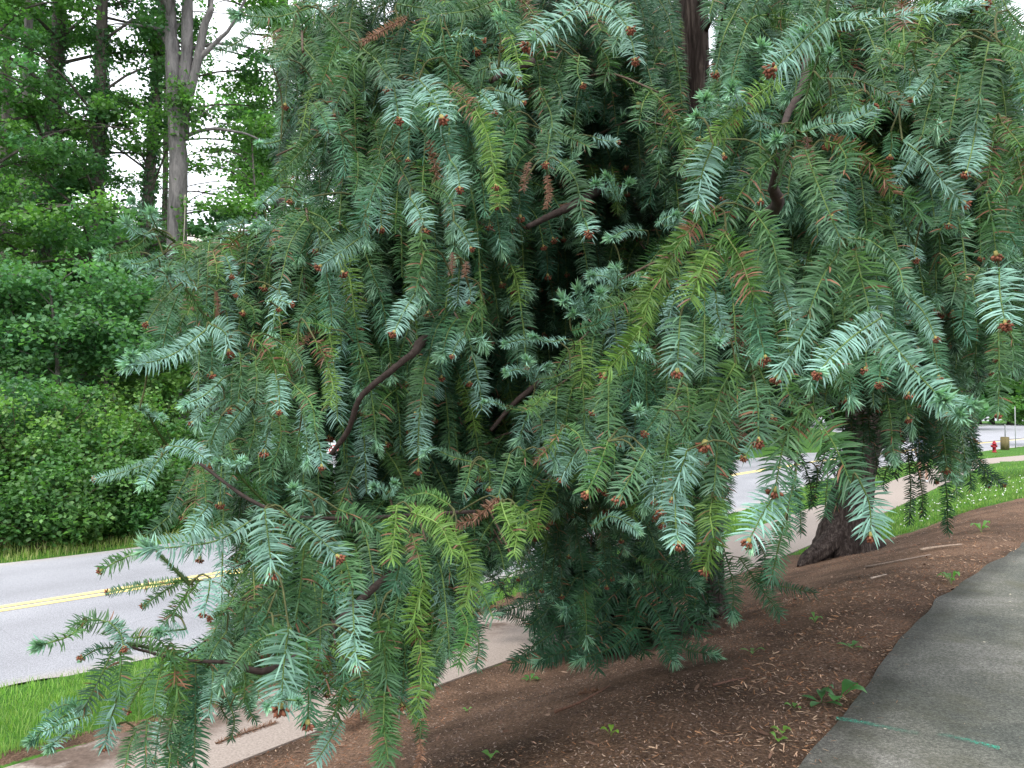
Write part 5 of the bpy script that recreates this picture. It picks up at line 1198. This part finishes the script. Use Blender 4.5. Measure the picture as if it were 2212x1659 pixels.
# woody limbs seen through the foliage
def limb(acc, pts, ra, rb, n=26): tube(acc, bez(pts, n), np.linspace(ra, rb, n), 9, (.042, .030, .025), .16)
LI = [('left_inner', [P(893, 762, 3.0), P(842, 803, 3.0), P(779, 858, 3.0), P(752, 930, 3.05), P(712, 985, 3.1)], .013, .009), ('left_inner', [P(893, 762, 3.0), P(950, 720, 3.6), P(1150, 640, 6), P(1490, 560, dA)], .013, .05),
      ('mid', [P(1160, 830, 3.4), P(1110, 872, 3.4), P(1060, 930, 3.4)], .012, .008), ('mid', [P(1160, 830, 3.4), P(1300, 740, 5), P(1500, 640, dA)], .012, .05),
      ('mid_top', [P(1430, 215, 5.6), P(1395, 212, 5.2), P(1360, 230, 4.9), P(1335, 260, 4.7)], .03, .018), ('mid_top', [P(1430, 215, 5.6), P(1500, 260, dA)], .03, .05), ('mid_top', [P(1150, 135, 3.3), P(1100, 150, 3.2), P(1060, 175, 3.1)], .018, .010),
      ('mid_top', [P(1225, 450, 3.5), P(1180, 470, 3.4), P(1140, 490, 3.3)], .018, .010), ('mid_top', [P(1225, 450, 3.5), P(1350, 400, 5), P(1500, 420, dA)], .018, .05), ('mid_top', [P(1300, 325, 5), P(1380, 322, 6), P(1500, 340, dA)], .02, .045),
      ('right_top', [P(1690, 300, 2.2), P(1700, 250, 2.3), P(1740, 150, 2.6), P(1700, 60, 4), P(1510, 0, dA)], .006, .02), ('right_mid', [P(1680, 335, 2.1), P(1670, 400, 2.3), P(1640, 470, 3.2), P(1520, 500, dA)], .006, .03),
      ('low_left', [P(1025, 1105, 2.5), P(700, 1120, 2.2), P(560, 1090, 2.1), P(430, 1000, 2.2)], .006, .004), ('low_left', [P(480, 1430, 2.1), P(640, 1420, 2.3), P(900, 1200, 3.6), P(1200, 1030, 5.5), P(1500, 940, dA)], .005, .03), ('low_left', [P(270, 1395, 2.05), P(390, 1425, 2.1), P(480, 1430, 2.1)], .003, .005)]
for key, pts, ra, rb in LI: limb(bough(key, ftA)['wood'], pts, ra, rb)

# every shoot joins the nearest older shoot or limb of its bough by a short twig, or runs back into the crown
LP = [bez(pts, 26) for _, pts, _, _ in LI]
for i, (key, ow, ty, d, b0, T, cv) in enumerate(HS):
    best = None; bd = .24
    for j, h in enumerate(HS):
        if j == i or h[0] != key: continue
        for p_ in h[6][(0 if j < i else 1):]:
            q_ = np.linalg.norm(p_ - b0)
            if q_ < bd and (p_ - b0) @ T < .03: bd = q_; best = p_
    for L_ in LP:
        q_ = np.linalg.norm(L_ - b0, axis=1); k_ = q_.argmin()
        if q_[k_] < bd: bd = q_[k_]; best = L_[k_]
    wd_ = boughs[key]['wood']; r_ = .0024 * (d / 2.2) ** .5
    if best is not None:
        if bd > .012: m_ = (b0 + best) / 2 - T * bd * .15 + (0, 0, .01); tube(wd_, bez([b0, m_, best], 6), np.linspace(r_, r_ * 1.2, 6), 5, STEMB * .35 + STEMG * .25, .1, cap=False)
    else:
        t_ = np.array(TA[2] if ow is ftA else TB[3]); back = nrm((t_ - b0) * (1, 1, 0)); tube(wd_, bez([b0, b0 + back * .05 - T * .02, b0 + back * .13 + (0, 0, -.03)], 6), np.linspace(r_, r_ * .8, 6), 5, STEMB * .35 + STEMG * .25, .1, cap=False)

# procedural boughs: a limb from the trunk, drooping sprays along its outer part
CAN = np.array([(640, -300), (575, 40), (590, 120), (615, 215), (575, 330), (640, 420), (520, 470), (330, 500), (290, 560), (330, 640), (345, 720), (300, 760), (420, 800), (430, 900), (395, 960), (330, 1030), (400, 1060), (380, 1150), (420, 1230), (500, 1290), (420, 1380), (260, 1400), (215, 1500), (300, 1560), (300, 1700), (440, 1700), (470, 1540), (600, 1500), (700, 1500), (800, 1560), (900, 1560), (950, 1450), (1010, 1390), (1130, 1340), (1120, 1420), (1500, 1420), (1560, 1290), (1700, 1240), (1720, 1130), (1560, 1050), (1600, 960), (1760, 900), (1860, 880), (1900, 900), (1930, 1050), (2080, 1080), (2130, 880), (2140, 800), (2180, 850), (2260, 900), (2260, -300)], float)
def inpoly(px, py, poly):
    c = np.zeros(np.shape(px), bool); x1, y1 = poly[-1]
    for x2, y2 in poly:
        k = ((y1 > py) != (y2 > py)); c ^= k & (px < (x2 - x1) * (py - y1) / (y2 - y1 + 1e-9) + x1); x1, y1 = x2, y2
    return c
CLEAR = [(1500, 120, 34, 150), (1160, 1340, 60, 60), (1815, 940, 60, 60), (1830, 1050, 55, 70), (1660, 1170, 110, 60), (1075, 1290, 60, 60), (2170, 900, 70, 90), (1770, 1090, 60, 60), (1980, 1000, 50, 60), (720, 985, 26, 34)]
def ok(p):
    px, py, d = proj(p)
    if d < (2.95 if px < 1300 or py > 280 else 2.62): return False
    if d < 4.3 and 1130 < px < 1400 and 60 < py < 620 and R.rand() < .45: return False
    if not (-150 < px < 2350 and -250 < py < 1750): return True
    if not inpoly(px, py, CAN): return False
    if d < 5.0 and py > 1075 + .75 * abs(px - 1270) and 1090 < px < 1580: return False
    if d < 4.6 and ((px - 1130) / 125) ** 2 + ((py - 700) / 150) ** 2 < 1 and R.rand() < .2: return False
    if d < 4.6 and ((px - 1330) / 90) ** 2 + ((py - 560) / 160) ** 2 < 1 and R.rand() < .2: return False
    if d < 3.15 and abs((px - 893) * .776 + (py - 762) * .63) < 22 and 700 < px < 905 and 750 < py < 1000: return False
    if d > dA: return True
    for cx, cy, a, b_ in CLEAR:
        if ((px - cx) / a) ** 2 + ((py - cy) / b_) ** 2 < 1: return False
    return True
def spray(acc, cvd, owner, lod, lscale, tcol, drop, frac=.35, nseg=2):
    """shoots along one limb curve"""
    dd = np.r_[0, np.cumsum(np.linalg.norm(np.diff(cvd, axis=0), axis=1))]; L = dd[-1]; s = frac * L; sd = 1
    while s < L:
        f = s / L; p = np.array([np.interp(s, dd, cvd[:, k]) for k in range(3)]); T = nrm(np.array([np.interp(min(s + .05, L), dd, cvd[:, k]) for k in range(3)]) - p + 1e-5)
        sd = -sd; side = nrm(np.cross(T, (0, 0, 1))) * sd; d0 = nrm(T * R.uniform(.4, .9) + side * R.uniform(.5, 1.1) + (0, 0, R.uniform(-.5, .15)))
        q_ = p; segs = R.randint(1, nseg + 2)
        for j in range(segs):
            l = R.uniform(.15, .31) * lscale; d1 = nrm(d0 + (0, 0, -drop * R.uniform(.9, 1.7))); d2 = nrm(d1 + (0, 0, -drop * 1.0)); pts = [q_, q_ + d0 * l * .2 + d1 * l * .3, q_ + d0 * l * .15 + d1 * l * .35 + d2 * l * .5]
            if not ok(pts[1]) or not ok(pts[2]) or pts[2][2] < Hs(pts[2][0], pts[2][1]) + .1: break
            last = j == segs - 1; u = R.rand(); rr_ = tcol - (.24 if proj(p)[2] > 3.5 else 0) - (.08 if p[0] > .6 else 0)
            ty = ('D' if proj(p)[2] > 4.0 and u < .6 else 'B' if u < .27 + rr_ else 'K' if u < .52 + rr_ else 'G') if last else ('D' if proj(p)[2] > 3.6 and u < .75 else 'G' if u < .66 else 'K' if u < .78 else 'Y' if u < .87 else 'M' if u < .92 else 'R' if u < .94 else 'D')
            o = nrm(np.array([p[0] - fa0[0], p[1] - fa0[1], 0])) * .6 + (0, 0, .5) + R.normal(0, .35, 3); ln = R.uniform(.048, .072) * lscale
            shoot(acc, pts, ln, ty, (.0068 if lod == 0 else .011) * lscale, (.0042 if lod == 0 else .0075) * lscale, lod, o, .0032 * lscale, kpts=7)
            if last: endbits(acc, np.array(pts), 'c' if R.rand() < .30 else ('t' if R.rand() < .5 else '-'), ln, owner)
            q_ = pts[2]; d0 = d2
        if R.rand() < .12: d3 = nrm(T + side * .3 + (0, 0, .7)); pt = p + d3 * .05; (ok(pt) and tuft(acc, pt, d3, .05 * lscale, n=22))
        s += R.uniform(.040, .072) * lscale
TIPS = [  # px, py, depth of limb tips over the crown of the first fir
 (680, -70, 3.2), (800, -60, 3.1), (920, -70, 3.1), (1050, -60, 3.2), (1180, -60, 3.3), (1320, -70, 3.5), (1400, -50, 4.2), (520, 70, 3.3), (620, 60, 3.6), (720, 20, 3.2), (640, 200, 3.4), (760, 140, 3.3), (860, 60, 3.2), (980, 20, 3.2), (1100, 30, 3.1), (1240, 20, 3.2), (1350, 60, 3.6),
 (680, 310, 3.3), (780, 260, 3.1), (900, 190, 3.0), (1020, 170, 3.2), (1160, 160, 3.2), (1300, 150, 3.8), (720, 420, 3.2), (850, 380, 3.1), (980, 330, 3.0), (1110, 300, 3.2), (1230, 300, 3.5),
 (560, 500, 3.2), (440, 520, 3.0), (350, 560, 2.9), (640, 560, 3.3), (760, 540, 3.1), (880, 520, 3.2), (1010, 480, 3.3), (1130, 440, 3.4), (1260, 480, 4.2), (420, 640, 3.0), (560, 660, 3.1), (690, 660, 3.0), (820, 640, 3.2), (950, 620, 3.6),
 (1330, 560, 4.4), (1360, 700, 4.6), (480, 790, 2.9), (600, 780, 3.0), (720, 760, 3.2), (820, 780, 3.6), (1000, 790, 4.6), (470, 900, 2.9), (580, 900, 3.0), (690, 880, 3.3), (850, 900, 4.2), (960, 940, 4.0), (1080, 900, 4.0), (1200, 840, 4.0), (1280, 780, 3.8),
 (430, 1010, 2.9), (540, 1020, 3.0), (660, 1010, 3.3), (780, 1040, 3.6), (900, 1030, 3.8), (1020, 1010, 3.6), (1150, 980, 3.4), (1250, 920, 3.3), (520, 1150, 2.8), (640, 1160, 2.9), (760, 1130, 3.0), (880, 1120, 3.1), (1000, 1090, 3.3), (600, 1290, 2.8), (720, 1300, 2.9), (840, 1270, 3.0), (560, 1400, 2.8), (680, 1420, 2.9), (1130, 1080, 3.9), (470, 1330, 2.7), (760, 1390, 2.9), (880, 1380, 2.9), (940, 1200, 3.0), (1050, 1180, 3.2), (500, 1230, 2.7), (820, 1180, 3.1), (700, 1220, 2.9), (360, 1440, 2.75), (430, 1500, 2.7)]
TIPR = [(1580, -60, 3.3), (1700, -70, 3.0), (1830, -60, 2.9), (1960, -60, 3.0), (2090, -70, 2.9), (2200, -40, 3.0), (1560, 40, 3.2), (1660, 30, 3.0), (1800, 20, 2.9), (1950, 20, 3.0), (2100, 20, 2.9), (1760, 150, 3.0), (1900, 140, 2.9), (2050, 130, 2.9), (2180, 140, 3.1), (1620, 250, 3.6), (1800, 270, 2.9), (1940, 270, 2.9), (2090, 260, 2.9), (2200, 300, 3.1), (1560, 400, 3.6), (1700, 420, 2.8), (1840, 400, 2.9), (1980, 400, 2.9), (2120, 400, 3.0), (1480, 520, 3.3), (1600, 560, 2.9), (1740, 560, 2.8), (1880, 560, 2.9), (2020, 560, 3.1), (2160, 580, 3.2), (1420, 660, 3.0), (1560, 700, 2.8), (1700, 720, 2.9), (1850, 720, 3.0), (1990, 740, 3.3), (2120, 720, 3.6), (1370, 800, 2.9), (1500, 830, 2.9), (1640, 850, 2.9), (1780, 860, 3.2), (1330, 920, 3.1), (1460, 950, 3.0), (1590, 950, 3.2), (1960, 880, 4.6), (2050, 900, 4.7), (2040, 700, 4.2), (2170, 700, 4.6)]
bid = 0
def mkbough(tip, owner, T0, lod=0, lscale=1.0, drop=.55, rise=.35, start_h=None):
    px, py, d = tip; tp = P(px, py, d) if len(tip) == 3 and lod < 5 else np.array(tip)
    base = np.array([np.interp(0, [0], [T0[0]]), T0[1], 0.0]); hz_ = tp[2] + R.uniform(-.1, .5) if start_h is None else start_h
    base[2] = max(hz_, fa0[2] + .35); m1 = base + (tp - base) * .45 + np.array([0, 0, rise * R.uniform(.5, 1.2)]); m2 = base + (tp - base) * .8 + np.array([0, 0, rise * .7])
    return bez([base, m1, m2, tp], 20)
def addbough(tip, owner, T0, key, **k):
    cv = mkbough(tip, owner, T0, **{a: b_ for a, b_ in k.items() if a in ('rise', 'start_h', 'lod')}); org = fa0 if owner is ftA else fb0
    qx, qy, qd = proj(cv)
    if any(np.any(((qx - cx) / a) ** 2 + ((qy - cy) / b_) ** 2 < .8) for cx, cy, a, b_ in CLEAR[4:8]): return
    if np.any((qx > 1600) & (qy > 900) & (qd > 2.5)): return
    w = LAcc(org); nd = LAcc(org); lod = k.get('lod', 0); Lc = np.linalg.norm(cv[-1] - cv[0]); tube(w, cv, np.r_[np.linspace(.010 + .005 * Lc, .011, 12), np.linspace(.008, .004, 8)], 7, (.042, .030, .025), .12)
    fr = max(.15, 1 - 2.3 / Lc) if 'frac' not in k else k['frac']
    spray(nd, cv, owner, lod, k.get('ls', 1.0), k.get('tc', 0), k.get('drop', .55), fr)
    if ok(cv[-1]): shoot(nd, cv[14:], .035 * k.get('ls', 1.0), 'G' if R.rand() < .6 else 'B', .007 if lod == 0 else .012, .0042 if lod == 0 else .007, lod, (0, 0, 1), .004, kpts=12)
    # secondary limbs fan out sideways
    for j in range(k.get('sec', 3)):
        i = R.randint(11, 18); s_ = nrm(np.cross(cv[i] - cv[i - 1], (0, 0, 1))) * (1 if j % 2 else -1); l = R.uniform(.35, .75); e = cv[i] + nrm(cv[i] - cv[i - 1]) * l * .7 + s_ * l * .7 + (0, 0, R.uniform(-.25, .05)); c2 = bez([cv[i], (cv[i] + e) / 2 + (0, 0, .06), e], 8)
        if ok(e) and ok(c2[4]): tube(w, c2, np.linspace(.008, .004, 8), 5, (.10, .07, .05), .1); spray(nd, c2, owner, lod, k.get('ls', 1.0), k.get('tc', 0), k.get('drop', .55), .12)
    wo = w.build('branch', M['twig'], owner, True); nd.build('foliage', M['needle'], wo)
tA = np.array([TA[2][0], TA[2][1]]); tB = np.array([TB[3][0], TB[3][1]])
for tip in TIPS: addbough((tip[0], tip[1], tip[2] + .3), ftA, tA, '', tc=.0, sec=3)
for i, tip in enumerate(TIPR): addbough((tip[0], tip[1], tip[2] + (.3 if tip[1] > 200 else 0)), ftA if tip[0] < 1800 else ftB, tA if tip[0] < 1800 else tB, '', sec=3, rise=.25)
# inner shade shoots around the trunk, the basal suckers and the upper crowns that shade everything
for k in range(44):
    a = R.uniform(0, 6.28); L = R.uniform(1.2, 3.2); h = R.uniform(.8, 6.4); e = np.array([tA[0] + math.cos(a) * L, tA[1] + math.sin(a) * L, fa0[2] + h])
    px, py, d = proj(e)
    if 1445 < px < 1545 and py < 380 and d < dA: continue
    addbough((px, py, d), ftA, tA, '', lod=1, ls=1.6, sec=1, frac=.2, tc=-.2, drop=.35)
for k in range(16):
    a = R.uniform(0, 6.28); L = R.uniform(1.5, 3.4); h = R.uniform(2.6, 6.5); e = np.array([tB[0] + math.cos(a) * L, tB[1] + math.sin(a) * L, fb0[2] + h]); px, py, d = proj(e)
    addbough((px, py, d), ftB, tB, '', lod=1, ls=1.8, sec=1, frac=.2, tc=-.3, drop=.4)
bb = bough('base', ftA)
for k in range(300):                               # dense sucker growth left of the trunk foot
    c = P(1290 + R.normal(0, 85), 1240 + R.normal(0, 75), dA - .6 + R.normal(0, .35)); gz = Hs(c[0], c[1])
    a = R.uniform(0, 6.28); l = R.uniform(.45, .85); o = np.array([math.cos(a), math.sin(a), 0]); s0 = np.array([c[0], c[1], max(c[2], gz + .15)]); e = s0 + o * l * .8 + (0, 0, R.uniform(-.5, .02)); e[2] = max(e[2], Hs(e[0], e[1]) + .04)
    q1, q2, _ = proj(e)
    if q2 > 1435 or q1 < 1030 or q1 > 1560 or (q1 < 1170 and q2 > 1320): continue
    shoot(bb['needles'], [s0, (s0 + e) / 2 + (0, 0, .08), e], .115, 'N' if R.rand() < .85 else 'K', .010, .009, 1, o + (0, 0, .8), .005, kpts=7)  # mostly the shade-darkened needle colour, so the mound looks deep
for k in range(22):
    c = P(1290 + R.normal(0, 40), 1430, dA - .6); c[2] = Hs(c[0], c[1]); e = P(1290 + R.normal(0, 90), 1180 + R.normal(0, 60), dA - .6 + R.normal(0, .3)); tube(bb['wood'], bez([c, (c + e) / 2 + R.normal(0, .05, 3), e], 8), np.linspace(.02, .008, 8), 5, (.09, .06, .045), .1)
for key, bo in boughs.items():
    wo = bo['wood'].build('branch', M['twig'], bo['owner'], True); bo['needles'].build('foliage', M['needle'], wo)
# upper crowns above the picture
for ow, t0, b0 in ((ftA, tA, fa0), (ftB, tB, fb0)):
    w = LAcc(b0); nd = LAcc(b0)
    for k in range(46):
        a = R.uniform(0, 6.28); h = R.uniform(5.6, 11); L = R.uniform(1.5, 4.2) * (1.25 - (h - 5.5) / 9); s0 = np.array([t0[0], t0[1], b0[2] + h]); e = s0 + (math.cos(a) * L, math.sin(a) * L, -.5); cv = bez([s0, (s0 + e) / 2 + (0, 0, .5), e], 10)
        px, py, d = proj(cv); 
        if np.any((py > -60) & (d > 0) & (px > -200) & (px < 2400)) or np.any(d < 3): continue
        tube(w, cv, np.linspace(.04, .01, 10), 5, (.1, .066, .05), .1)
        for j in range(3, 10):
            for s_ in (-1, 1):
                sd_ = nrm(np.cross(cv[j] - cv[j - 1], (0, 0, 1))) * s_; shoot(nd, [cv[j], cv[j] + sd_ * .3, cv[j] + sd_ * .6 - (0, 0, .25)], .10, 'G', .03, .022, 1, (0, 0, 1), .006, kpts=5)
    wo = w.build('branch', M['twig'], ow, True); nd.build('foliage', M['needle'], wo)
# pollen cone clusters: the nearest are parts of their own, the small distant ones one mass
ncone.sort(key=lambda c: -c[2] / proj(c[0])[2])
for ow, b0 in ((ftA, fa0), (ftB, fb0)):
    mine = [c for c in ncone if c[3] is ow and proj(c[0])[2] > 0]; vis = mine[:90]; rest = mine[90:]
    for p, d, s, _ in vis:
        A = Acc(); s = max(.018, min(s, .034)); q_ = nrm(d); cone_mesh(A, np.zeros(3), q_, s); o = A.build('pollen_cone', M['cone'], ow); o.location = p - b0
    A = LAcc(b0)
    for p, d, s, _ in rest: cone_mesh(A, p, d, max(.016, min(s, .03)))
    if rest: tag(A.build('distant_cones', M['cone'], ow), kind='stuff')
# fallen rust coloured sprigs
def sprig(pts, ln, lab, lifts=.02):
    V = []
    for px, py in pts:
        g = G(px, py, -.5)
        for _ in range(5): g = G(px, py, Hs(g[0], g[1]))
        V.append(g + (0, 0, lifts))
    V = np.array(V); A = LAcc(V[0]); shoot(A, V, ln, 'R', .006, .005, 0, (0, -.3, 1), .004); o = A.build('fallen_sprig', M['needle']); o.location = V[0]; return tag(o, lab, 'sprig')
sprig([(466, 1612), (525, 1590), (595, 1566)], .06, 'dry rust coloured sprig lying along the dirty path edge')
s1 = sprig([(745, 1585), (775, 1560), (812, 1545)], .13, 'bushy dead brown sprig heaped where the mulch meets the path', .07)
s1 = sprig([(1250, 1506), (1275, 1500), (1300, 1498)], .05, 'flat rust brown sprig on the mulch below the basal shoots')
nv = sum(len(o.data.vertices) for o in SC.objects if o.type == 'MESH'); print('vertices', nv, 'cones', len(ncone))
